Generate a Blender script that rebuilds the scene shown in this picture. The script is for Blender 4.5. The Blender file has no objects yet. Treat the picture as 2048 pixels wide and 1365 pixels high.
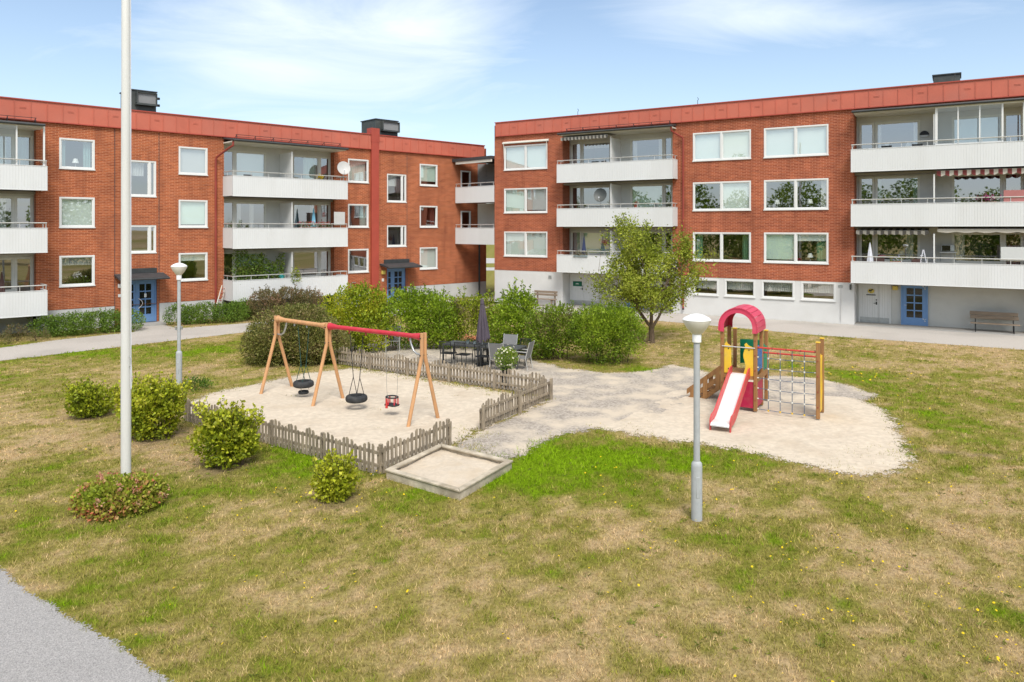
import bpy, bmesh, math, random
import numpy as np
from mathutils import Vector, Matrix

# ------------------------------------------------------------------ camera, sky, sun, exposure
SC = bpy.context.scene
COL = SC.collection
F, CX, CY, H = 1450.0, 1024.0, 455.0, 4.78          # focal length / principal point in photo pixels, eye height in metres
cam = bpy.data.cameras.new('camera'); camo = bpy.data.objects.new('camera', cam); COL.objects.link(camo)
cam.sensor_width = 36; cam.lens = F / 2048 * 36; cam.shift_y = -(682.5 - CY) / 2048
cam.clip_start = 0.1; cam.clip_end = 5000
camo.location = (0, 0, H); camo.rotation_euler = (math.pi / 2, 0, 0)
SC.camera = camo
SC.view_settings.view_transform = 'Standard'; SC.view_settings.look = 'None'
SC.view_settings.gamma = 1; SC.view_settings.use_curve_mapping = False
SC.view_settings.exposure = 1.08
SC.cycles.max_bounces = 6; SC.cycles.transparent_max_bounces = 12
SUN_DIR = Vector((0.12, -0.62, 0.80)).normalized()   # towards the sun
sl = bpy.data.lights.new('sun', 'SUN'); so = bpy.data.objects.new('sun', sl); COL.objects.link(so)
sl.energy = 1.6; sl.angle = math.radians(22); sl.color = (1.0, 0.965, 0.91)
so.rotation_euler = SUN_DIR.to_track_quat('Z', 'Y').to_euler()
W = bpy.data.worlds.new('World'); SC.world = W; W.use_nodes = True
def build_sky():
    t = W.node_tree; N = t.nodes; L = t.links; N.clear()
    def n(k, **kw):
        x = N.new(k)
        for a, b in kw.items(): setattr(x, a, b)
        return x
    out = n('ShaderNodeOutputWorld'); bg = n('ShaderNodeBackground'); bg.inputs[1].default_value = 0.081
    sky = n('ShaderNodeTexSky'); sky.sky_type = 'NISHITA'; sky.sun_disc = False
    sky.sun_elevation = math.asin(SUN_DIR.z); sky.sun_rotation = math.atan2(SUN_DIR.x, SUN_DIR.y)
    sky.air_density = 1.0; sky.dust_density = 0.6; sky.ozone_density = 1.0
    tc = n('ShaderNodeTexCoord'); sep = n('ShaderNodeSeparateXYZ'); L.new(tc.outputs['Generated'], sep.inputs[0])
    def m(op, a, b=None, c=None):
        x = n('ShaderNodeMath', operation=op)
        for i, v in enumerate((a, b, c)):
            if v is None: continue
            if isinstance(v, (int, float)): x.inputs[i].default_value = v
            else: L.new(v, x.inputs[i])
        return x.outputs[0]
    # thin wisps: noise on a flat cloud layer seen from below
    zz = m('MAXIMUM', m('ADD', sep.outputs[2], 0.12), 0.05)
    px = m('DIVIDE', sep.outputs[0], zz); py = m('DIVIDE', sep.outputs[1], zz)
    cmb = n('ShaderNodeCombineXYZ'); L.new(px, cmb.inputs[0]); L.new(m('MULTIPLY', py, 1.5), cmb.inputs[1])
    nz = n('ShaderNodeTexNoise'); nz.inputs['Scale'].default_value = 0.9; nz.inputs['Detail'].default_value = 9
    nz.inputs['Roughness'].default_value = 0.62; nz.inputs['Distortion'].default_value = 0.9
    L.new(cmb.outputs[0], nz.inputs['Vector'])
    nb = n('ShaderNodeTexNoise'); nb.inputs['Scale'].default_value = 0.35; nb.inputs['Detail'].default_value = 3
    L.new(cmb.outputs[0], nb.inputs['Vector'])
    # two cloud banks of the day, as soft directions on the sky dome
    def bank(dx, dz, rx, rz):
        a = m('DIVIDE', m('SUBTRACT', m('DIVIDE', sep.outputs[0], m('MAXIMUM', sep.outputs[1], 0.05)), dx), rx)
        b = m('DIVIDE', m('SUBTRACT', m('DIVIDE', sep.outputs[2], m('MAXIMUM', sep.outputs[1], 0.05)), dz), rz)
        return m('EXPONENT', m('MULTIPLY', m('ADD', m('MULTIPLY', a, a), m('MULTIPLY', b, b)), -1.0))
    banks = m('ADD', m('ADD', bank(-0.33, 0.24, 0.22, 0.11), m('MULTIPLY', bank(0.31, 0.295, 0.17, 0.045), 1.25)), bank(-0.12, 0.30, 0.12, 0.10))
    banks = m('ADD', banks, m('ADD', m('MULTIPLY', m('LESS_THAN', sep.outputs[1], 0.05), 0.8), m('MULTIPLY', m('GREATER_THAN', sep.outputs[2], 0.5), 0.9)))  # added cloud over the unseen sky behind and overhead, for less blue ambient
    dens = m('ADD', m('MULTIPLY', nz.outputs['Fac'], 0.85), m('MULTIPLY', banks, 0.40))
    dens = m('ADD', dens, m('MULTIPLY', m('SUBTRACT', nb.outputs['Fac'], 0.5), 0.25))
    rmp = n('ShaderNodeMapRange'); rmp.inputs[1].default_value = 0.55; rmp.inputs[2].default_value = 1.0
    L.new(dens, rmp.inputs[0])
    hz = n('ShaderNodeMapRange'); hz.inputs[1].default_value = 0.42; hz.inputs[2].default_value = 0.02; L.new(sep.outputs[2], hz.inputs[0])
    mix0 = n('ShaderNodeMixRGB'); L.new(m('MULTIPLY', hz.outputs[0], 0.42), mix0.inputs[0]); L.new(sky.outputs[0], mix0.inputs[1])
    mix0.inputs[2].default_value = (4.9, 5.9, 6.9, 1)
    mix = n('ShaderNodeMixRGB'); L.new(m('MULTIPLY', rmp.outputs[0], 0.9), mix.inputs[0]); L.new(mix0.outputs[0], mix.inputs[1])
    # unseen cloud overhead and behind the viewer, added and brightened to whiten ambient light
    up = n('ShaderNodeMapRange'); up.inputs[1].default_value = 0.42; up.inputs[2].default_value = 0.75; L.new(sep.outputs[2], up.inputs[0])
    cc = n('ShaderNodeMixRGB'); L.new(up.outputs[0], cc.inputs[0]); cc.inputs[1].default_value = (6.1, 6.65, 7.15, 1); cc.inputs[2].default_value = (7.6, 7.4, 7.1, 1)
    L.new(cc.outputs[0], mix.inputs[2])
    L.new(mix.outputs[0], bg.inputs[0]); L.new(bg.outputs[0], out.inputs[0])
build_sky()

rnd = random.Random(7); NR = np.random.default_rng(11)

def gp(u, v):                                       # photo pixel -> point of the flat ground
    Y = F * H / (v - CY); return ((u - CX) / F * Y, Y)

# ------------------------------------------------------------------ materials
MATS = {}
def nodes_of(name):
    m = bpy.data.materials.new(name); m.use_nodes = True
    t = m.node_tree; b = t.nodes['Principled BSDF']; MATS[name] = m
    return m, t, b
def set_spec(b, v):
    if 'Specular IOR Level' in b.inputs: b.inputs['Specular IOR Level'].default_value = v
def paint(name, rgb, rough=0.6, var=0.12, scale=3.0, bump=0.0, bscale=40.0, metal=0.0, spec=0.4, stretch=(1, 1, 1), dirt=None, dirtamt=0.4, dscale=1.2, dlo=0.48, dhi=0.75):
    m, t, b = nodes_of(name); N = t.nodes; L = t.links
    tc = N.new('ShaderNodeTexCoord'); mp = N.new('ShaderNodeMapping'); mp.inputs['Scale'].default_value = stretch
    L.new(tc.outputs['Object'], mp.inputs[0])
    nz = N.new('ShaderNodeTexNoise'); nz.inputs['Scale'].default_value = scale; nz.inputs['Detail'].default_value = 6
    nz.inputs['Roughness'].default_value = 0.6; L.new(mp.outputs[0], nz.inputs[0])
    r = N.new('ShaderNodeValToRGB'); L.new(nz.outputs[0], r.inputs[0])
    r.color_ramp.elements[0].position = 0.3; r.color_ramp.elements[1].position = 0.7
    r.color_ramp.elements[0].color = [c * (1 - var) for c in rgb] + [1]
    r.color_ramp.elements[1].color = [min(1, c * (1 + var)) for c in rgb] + [1]
    col = r.outputs[0]
    if dirt:
        n2 = N.new('ShaderNodeTexNoise'); n2.inputs['Scale'].default_value = dscale; n2.inputs['Detail'].default_value = 8
        L.new(mp.outputs[0], n2.inputs[0])
        mr = N.new('ShaderNodeMapRange'); mr.inputs[1].default_value = dlo; mr.inputs[2].default_value = dhi; mr.inputs[4].default_value = dirtamt
        L.new(n2.outputs[0], mr.inputs[0])
        mx = N.new('ShaderNodeMixRGB'); L.new(mr.outputs[0], mx.inputs[0]); L.new(col, mx.inputs[1]); mx.inputs[2].default_value = list(dirt) + [1]
        col = mx.outputs[0]
    L.new(col, b.inputs['Base Color'])
    b.inputs['Roughness'].default_value = rough; b.inputs['Metallic'].default_value = metal; set_spec(b, spec)
    if bump:
        n3 = N.new('ShaderNodeTexNoise'); n3.inputs['Scale'].default_value = bscale; n3.inputs['Detail'].default_value = 5
        L.new(mp.outputs[0], n3.inputs[0])
        bp = N.new('ShaderNodeBump'); bp.inputs['Strength'].default_value = bump; bp.inputs['Distance'].default_value = 0.02
        L.new(n3.outputs[0], bp.inputs['Height']); L.new(bp.outputs[0], b.inputs['Normal'])
    return m
def brick_mat(name, c1, c2, mortar):
    m, t, b = nodes_of(name); N = t.nodes; L = t.links
    tc = N.new('ShaderNodeTexCoord'); sp = N.new('ShaderNodeSeparateXYZ'); L.new(tc.outputs['Object'], sp.inputs[0])
    ad = N.new('ShaderNodeMath'); L.new(sp.outputs[0], ad.inputs[0]); L.new(sp.outputs[1], ad.inputs[1])
    cb = N.new('ShaderNodeCombineXYZ'); L.new(ad.outputs[0], cb.inputs[0]); L.new(sp.outputs[2], cb.inputs[1])
    def bk(ca, cb_, mo):
        k = N.new('ShaderNodeTexBrick'); k.inputs['Scale'].default_value = 1; k.inputs['Brick Width'].default_value = 0.26
        k.inputs['Row Height'].default_value = 0.077; k.inputs['Mortar Size'].default_value = 0.013; k.inputs['Mortar Smooth'].default_value = 0.3
        k.inputs['Bias'].default_value = -0.1
        k.inputs['Color1'].default_value = ca + (1,); k.inputs['Color2'].default_value = cb_ + (1,); k.inputs['Mortar'].default_value = mo + (1,)
        L.new(cb.outputs[0], k.inputs[0]); return k
    k = bk(c1, c2, mortar)
    nz = N.new('ShaderNodeTexNoise'); nz.inputs['Scale'].default_value = 0.5; nz.inputs['Detail'].default_value = 8; L.new(cb.outputs[0], nz.inputs[0])
    # weathering: broad patches and courses fired darker or lighter
    mp = N.new('ShaderNodeMapping'); mp.inputs['Scale'].default_value = (1.3, 9.0, 1); L.new(cb.outputs[0], mp.inputs[0])
    n2 = N.new('ShaderNodeTexNoise'); n2.inputs['Scale'].default_value = 1.0; n2.inputs['Detail'].default_value = 7; n2.inputs['Roughness'].default_value = .7; L.new(mp.outputs[0], n2.inputs[0])
    hs = N.new('ShaderNodeHueSaturation'); L.new(k.outputs[0], hs.inputs['Color'])
    mr = N.new('ShaderNodeMapRange'); mr.inputs[1].default_value = 0.3; mr.inputs[2].default_value = 0.7; mr.inputs[3].default_value = 0.66; mr.inputs[4].default_value = 1.40
    av = N.new('ShaderNodeMath'); av.operation = 'MULTIPLY_ADD'; L.new(n2.outputs[0], av.inputs[0]); av.inputs[1].default_value = 0.62
    s2 = N.new('ShaderNodeMath'); s2.operation = 'MULTIPLY'; L.new(nz.outputs[0], s2.inputs[0]); s2.inputs[1].default_value = 0.38
    L.new(s2.outputs[0], av.inputs[2]); L.new(av.outputs[0], mr.inputs[0]); L.new(mr.outputs[0], hs.inputs['Value'])
    # run-off stains, longer than they are wide, and pale lime bloom
    m3 = N.new('ShaderNodeMapping'); m3.inputs['Scale'].default_value = (2.2, 0.35, 1); L.new(cb.outputs[0], m3.inputs[0])
    n4 = N.new('ShaderNodeTexNoise'); n4.inputs['Scale'].default_value = 1.0; n4.inputs['Detail'].default_value = 6; L.new(m3.outputs[0], n4.inputs[0])
    r4 = N.new('ShaderNodeMapRange'); r4.inputs[1].default_value = 0.50; r4.inputs[2].default_value = 0.75; r4.inputs[4].default_value = 0.55; L.new(n4.outputs[0], r4.inputs[0])
    x4 = N.new('ShaderNodeMixRGB'); L.new(r4.outputs[0], x4.inputs[0]); L.new(hs.outputs[0], x4.inputs[1]); x4.inputs[2].default_value = (.20, .062, .034, 1)
    n5 = N.new('ShaderNodeTexNoise'); n5.inputs['Scale'].default_value = 0.8; n5.inputs['Detail'].default_value = 9; n5.inputs['Roughness'].default_value = .7; L.new(cb.outputs[0], n5.inputs[0])
    r5 = N.new('ShaderNodeMapRange'); r5.inputs[1].default_value = 0.58; r5.inputs[2].default_value = 0.80; r5.inputs[4].default_value = 0.55; L.new(n5.outputs[0], r5.inputs[0])
    x5 = N.new('ShaderNodeMixRGB'); L.new(r5.outputs[0], x5.inputs[0]); L.new(x4.outputs[0], x5.inputs[1]); x5.inputs[2].default_value = (.50, .20, .10, 1)
    L.new(x5.outputs[0], b.inputs['Base Color']); b.inputs['Roughness'].default_value = 0.85; set_spec(b, 0.25)
    bp = N.new('ShaderNodeBump'); bp.inputs['Strength'].default_value = 0.6; bp.inputs['Distance'].default_value = 0.008
    iv = N.new('ShaderNodeMath'); iv.operation = 'SUBTRACT'; iv.inputs[0].default_value = 1; L.new(k.outputs['Fac'], iv.inputs[1])
    L.new(iv.outputs[0], bp.inputs['Height']); L.new(bp.outputs[0], b.inputs['Normal'])
    return m
def glass_mat(name, tint=(0.90, 0.95, 0.92), base=0.10):
    m = bpy.data.materials.new(name); m.use_nodes = True; t = m.node_tree; N = t.nodes; L = t.links; N.clear(); MATS[name] = m
    o = N.new('ShaderNodeOutputMaterial'); mx = N.new('ShaderNodeMixShader'); tr = N.new('ShaderNodeBsdfTransparent'); g = N.new('ShaderNodeBsdfGlossy')
    tr.inputs[0].default_value = tint + (1,); g.inputs['Roughness'].default_value = 0.012; g.inputs[0].default_value = (0.95, 0.97, 1, 1)
    ge = N.new('ShaderNodeNewGeometry'); dt = N.new('ShaderNodeVectorMath'); dt.operation = 'DOT_PRODUCT'; L.new(ge.outputs['Normal'], dt.inputs[0]); L.new(ge.outputs['Incoming'], dt.inputs[1])
    ab = N.new('ShaderNodeMath'); ab.operation = 'ABSOLUTE'; L.new(dt.outputs['Value'], ab.inputs[0]); om = N.new('ShaderNodeMath'); om.operation = 'SUBTRACT'; om.inputs[0].default_value = 1; L.new(ab.outputs[0], om.inputs[1])
    fr = N.new('ShaderNodeMath'); fr.operation = 'POWER'; L.new(om.outputs[0], fr.inputs[0]); fr.inputs[1].default_value = 4.0
    tc = N.new('ShaderNodeTexCoord'); nz = N.new('ShaderNodeTexNoise'); nz.inputs['Scale'].default_value = 0.9; nz.inputs['Detail'].default_value = 1
    L.new(tc.outputs['Object'], nz.inputs[0]); bp = N.new('ShaderNodeBump'); bp.inputs['Strength'].default_value = 0.025; bp.inputs['Distance'].default_value = 0.05
    L.new(nz.outputs[0], bp.inputs['Height']); L.new(bp.outputs[0], g.inputs['Normal'])
    ma = N.new('ShaderNodeMath'); ma.operation = 'MULTIPLY_ADD'; L.new(fr.outputs[0], ma.inputs[0]); ma.inputs[1].default_value = 0.85; ma.inputs[2].default_value = base
    ma.use_clamp = True
    L.new(ma.outputs[0], mx.inputs[0]); L.new(tr.outputs[0], mx.inputs[1]); L.new(g.outputs[0], mx.inputs[2]); L.new(mx.outputs[0], o.inputs[0])
    return m
def tint_mat(name, rough=0.55, trans=0.25, spec=0.3):
    m, t, b = nodes_of(name); N = t.nodes; L = t.links
    a = N.new('ShaderNodeAttribute'); a.attribute_name = 'tint'
    L.new(a.outputs['Color'], b.inputs['Base Color']); b.inputs['Roughness'].default_value = rough; set_spec(b, spec)
    if trans:
        tl = N.new('ShaderNodeBsdfTranslucent'); L.new(a.outputs['Color'], tl.inputs[0])
        mx = N.new('ShaderNodeMixShader'); mx.inputs[0].default_value = trans
        L.new(b.outputs[0], mx.inputs[1]); L.new(tl.outputs[0], mx.inputs[2]); L.new(mx.outputs[0], t.nodes['Material Output'].inputs[0])
    return m
M = MATS
brick_mat('brick_left', (0.40, 0.104, 0.036), (0.26, 0.057, 0.022), (0.51, 0.222, 0.122))
brick_mat('brick_right', (0.365, 0.091, 0.037), (0.235, 0.050, 0.023), (0.51, 0.216, 0.132))
paint('fascia_red', (0.53, 0.140, 0.088), 0.5, 0.10, 0.7, 0.05, 3, dirt=(0.45, 0.165, 0.12), dirtamt=0.5, dscale=0.6)
paint('trim_red', (0.40, 0.07, 0.045), 0.5, 0.1, 1.5)
paint('pipe_red', (0.30, 0.055, 0.040), 0.45, 0.15, 2)
paint('render_grey', (0.59, 0.585, 0.545), 0.9, 0.08, 1.2, 0.25, 120, spec=0.2, dirt=(0.34, 0.34, 0.32), dirtamt=0.35)
paint('render_base', (0.66, 0.655, 0.635), 0.9, 0.05, 0.9, 0.3, 120, spec=0.2, dirt=(0.60, 0.59, 0.56), dirtamt=0.4)
paint('render_plinth', (0.56, 0.555, 0.54), 0.9, 0.08, 0.9, 0.3, 120, spec=0.2, dirt=(0.38, 0.39, 0.39), dirtamt=0.6)
paint('screen_grey', (0.25, 0.25, 0.25), .7, .08, 2)
paint('dish_white', (0.50, 0.49, 0.475), .5, .05, 2)
paint('concrete', (0.36, 0.35, 0.33), 0.9, 0.12, 2.0, 0.2, 60, spec=0.2)
paint('white_sheet', (0.70, 0.705, 0.70), 0.45, 0.02, 0.8, dirt=(0.58, 0.575, 0.55), dirtamt=0.45, dscale=0.7, stretch=(1, 1, 0.25))
paint('white_paint', (0.73, 0.73, 0.71), 0.4, 0.03, 1.5)
paint('pole_white', (0.66, 0.65, 0.61), 0.45, 0.04, 3, stretch=(3, 3, .4), dirt=(0.60, 0.59, 0.55), dirtamt=.4)
paint('cream_paint', (0.66, 0.65, 0.58), 0.45, 0.04, 1.5)
paint('white_board', (0.70, 0.70, 0.68), 0.55, 0.05, 2.0)
paint('galv', (0.46, 0.48, 0.48), 0.42, 0.12, 6, metal=0.75)
paint('alu', (0.62, 0.62, 0.60), 0.4, 0.06, 5, metal=0.5)
paint('lamp_grey', (0.43, 0.45, 0.46), 0.55, 0.08, 9, dirt=(0.33, 0.34, 0.33), dirtamt=0.4, dscale=5)
paint('dark_metal', (0.055, 0.060, 0.062), 0.45, 0.2, 3, metal=0.2)
paint('roof_felt', (0.05, 0.048, 0.05), 0.8, 0.25, 4, 0.2, 60)
paint('vent_dark', (0.055, 0.062, 0.060), 0.5, 0.25, 1.6, dirt=(0.14, 0.14, 0.12), dirtamt=0.5)
paint('black', (0.018, 0.019, 0.021), 0.5, 0.2, 8)
paint('rubber', (0.030, 0.032, 0.034), 0.75, 0.3, 9, 0.3, 40, dirt=(0.10, 0.095, 0.085), dirtamt=0.4, dscale=5)
paint('blue_door', (0.155, 0.290, 0.530), 0.5, 0.06, 2)
paint('interior', (0.30, 0.28, 0.25), 0.9, 0.05, 1)
paint('blind_pale', (0.78, 0.84, 0.80), 0.9, 0.03, 0.6)
paint('blind_mint', (0.66, 0.80, 0.72), 0.9, 0.03, 0.6)
paint('blind_grey', (0.58, 0.59, 0.58), 0.9, 0.04, 0.6)
paint('curtain_white', (0.70, 0.70, 0.66), 0.9, 0.06, 1.5)
paint('curtain_green', (0.16, 0.33, 0.20), 0.9, 0.12, 1.5)
paint('curtain_teal', (0.30, 0.46, 0.44), 0.9, 0.1, 1.5)
paint('curtain_red', (0.20, 0.06, 0.05), 0.9, 0.1, 1.5)
glass_mat('glass', (0.96, 0.99, 0.97), 0.34)
glass_mat('clear_glass', (0.93, 0.96, 0.95), 0.08)
paint('door_glass', (0.012, 0.014, 0.012), 0.08, 0.2, 1, spec=0.6)
paint('asphalt', (0.45, 0.43, 0.415), 0.95, 0.5, 85, 1.0, 140, spec=0.2, dirt=(0.37, 0.35, 0.33), dirtamt=0.5, dscale=0.5)
paint('path_asphalt', (0.46, 0.425, 0.385), 0.95, 0.16, 25, 0.4, 120, spec=0.2, dirt=(0.29, 0.27, 0.24), dirtamt=0.6, dscale=0.35)
paint('sand', (0.575, 0.495, 0.39), 0.95, 0.13, 7, 1.0, 9, spec=0.15, dirt=(0.47, 0.385, 0.285), dirtamt=0.7, dscale=0.9)
paint('box_sand', (0.56, 0.48, 0.38), 0.95, 0.10, 12, 0.8, 11, spec=0.15, dirt=(0.50, 0.40, 0.28), dirtamt=0.6, dscale=3)
paint('gravel', (0.41, 0.36, 0.305), 0.95, 0.42, 16, 1.0, 60, spec=0.15, dirt=(0.62, 0.53, 0.415), dirtamt=0.95, dscale=1.1, dlo=0.44, dhi=0.62)
paint('old_wood', (0.31, 0.255, 0.185), 0.9, 0.5, 3.2, 0.4, 30, spec=0.2, stretch=(5, 5, 0.9), dirt=(0.20, 0.17, 0.14), dirtamt=0.6, dscale=2)
paint('pale_wood', (0.52, 0.455, 0.355), 0.9, 0.28, 4, 0.4, 40, spec=0.2, dirt=(0.30, 0.25, 0.18), dirtamt=0.8, dscale=3, dlo=.42, dhi=.7)
paint('larch', (0.60, 0.315, 0.140), 0.6, 0.14, 1.4, 0.15, 20, stretch=(5, 5, 0.7), dirt=(0.43, 0.25, 0.14), dirtamt=0.7, dscale=2.5)
paint('play_wood', (0.335, 0.168, 0.060), 0.6, 0.25, 1.5, 0.2, 20, stretch=(6, 6, 0.7), dirt=(0.19, 0.095, 0.045), dirtamt=0.7, dscale=3)
paint('bench_wood', (0.26, 0.20, 0.145), 0.85, 0.25, 2, 0.2, 30, stretch=(1, 6, 6))
paint('red_paint', (0.54, 0.028, 0.050), 0.45, 0.10, 2, dirt=(.52, .12, .10), dirtamt=.5, dscale=5)
paint('pink_plastic', (0.62, 0.055, 0.115), 0.42, 0.08, 1.5, dirt=(.66, .20, .22), dirtamt=.45, dscale=3)
paint('slide_red', (0.56, 0.065, 0.065), 0.45, 0.06, 2, dirt=(0.5, 0.14, 0.11), dirtamt=0.6, dscale=4)
paint('magenta_board', (0.42, 0.012, 0.060), 0.5, 0.08, 2, dirt=(.38, .10, .10), dirtamt=.5, dscale=5)
paint('bar_red', (0.55, 0.050, 0.040), 0.45, 0.08, 2)
paint('yellow_board', (0.78, 0.50, 0.040), 0.5, 0.07, 2, dirt=(.58, .42, .12), dirtamt=.5, dscale=6)
paint('green_board', (0.010, 0.24, 0.12), 0.45, 0.08, 2)
paint('blue_board', (0.040, 0.16, 0.44), 0.45, 0.08, 2)
paint('steel', (0.84, 0.83, 0.81), 0.42, 0.05, 1.5, metal=0.25, stretch=(8, 0.6, 1))
paint('rope', (0.10, 0.135, 0.19), 0.8, 0.2, 10)
paint('green_rope', (0.015, 0.06, 0.05), 0.6, 0.2, 10)
paint('chain', (0.33, 0.33, 0.31), 0.5, 0.1, 10, metal=0.5)
paint('table_grey', (0.068, 0.071, 0.073), 0.5, 0.12, 3)
paint('sling_grey', (0.20, 0.20, 0.20), 0.7, 0.08, 6)
paint('parasol', (0.085, 0.068, 0.086), 0.85, 0.14, 5, dirt=(0.12, 0.10, 0.115), dirtamt=0.4)
paint('pot_grey', (0.24, 0.29, 0.30), 0.6, 0.1, 4)
paint('bark', (0.135, 0.098, 0.066), 0.95, 0.35, 8, 0.6, 20, spec=0.15, stretch=(3, 3, 1))
paint('twig', (0.10, 0.075, 0.05), 0.95, 0.3, 8, spec=0.1)
paint('lamp_white', (0.86, 0.86, 0.84), 0.35, 0.02, 2)
paint('opal', (0.74, 0.71, 0.63), 0.4, 0.03, 2)
paint('awning_red', (0.23, 0.055, 0.052), 0.9, 0.05, 3)
paint('awning_cream', (0.62, 0.57, 0.49), 0.9, 0.05, 3)
paint('awning_grey', (0.17, 0.155, 0.14), 0.9, 0.05, 3)
paint('cloth_blue', (0.23, 0.55, 0.72), 0.9, 0.08, 3)
paint('cloth_navy', (0.045, 0.06, 0.13), 0.9, 0.1, 3)
paint('cloth_white', (0.70, 0.71, 0.76), 0.9, 0.05, 3)
paint('cloth_brown', (0.09, 0.05, 0.045), 0.9, 0.1, 3)
paint('cloth_pink', (0.42, 0.17, 0.16), 0.9, 0.06, 3)
paint('teal', (0.03, 0.30, 0.30), 0.5, 0.1, 3)
paint('sign_green', (0.008, 0.13, 0.075), 0.5, 0.05, 3)
paint('sign_yellow', (0.66, 0.52, 0.12), 0.5, 0.05, 3)
paint('terracotta', (0.32, 0.09, 0.055), 0.8, 0.1, 3)
paint('road_far', (0.44, 0.42, 0.40), 0.95, 0.1, 1)
tint_mat('leaf', .5, .36, .35); tint_mat('grass_blade', 0.7, 0.2, 0.15); tint_mat('petal', 0.6, 0.15, 0.2)

def lawn_mat():
    m, t, b = nodes_of('lawn'); N = t.nodes; L = t.links
    a = N.new('ShaderNodeAttribute'); a.attribute_name = 'tint'
    tc = N.new('ShaderNodeTexCoord')
    nz = N.new('ShaderNodeTexNoise'); nz.inputs['Scale'].default_value = 14; nz.inputs['Detail'].default_value = 8; nz.inputs['Roughness'].default_value = 0.75
    mp = N.new('ShaderNodeMapping'); mp.inputs['Scale'].default_value = (1, 1, 1); L.new(tc.outputs['Object'], mp.inputs[0]); L.new(mp.outputs[0], nz.inputs[0])
    mr = N.new('ShaderNodeMapRange'); mr.inputs[1].default_value = 0.28; mr.inputs[2].default_value = 0.72; mr.inputs[3].default_value = 0.38; mr.inputs[4].default_value = 1.5
    L.new(nz.outputs[0], mr.inputs[0])
    hs = N.new('ShaderNodeHueSaturation'); L.new(a.outputs['Color'], hs.inputs['Color']); L.new(mr.outputs[0], hs.inputs['Value'])
    L.new(hs.outputs[0], b.inputs['Base Color']); b.inputs['Roughness'].default_value = 0.95; set_spec(b, 0.1)
    bp = N.new('ShaderNodeBump'); bp.inputs['Strength'].default_value = 0.7; bp.inputs['Distance'].default_value = 0.04
    L.new(nz.outputs[0], bp.inputs['Height']); L.new(bp.outputs[0], b.inputs['Normal'])
lawn_mat()

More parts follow.
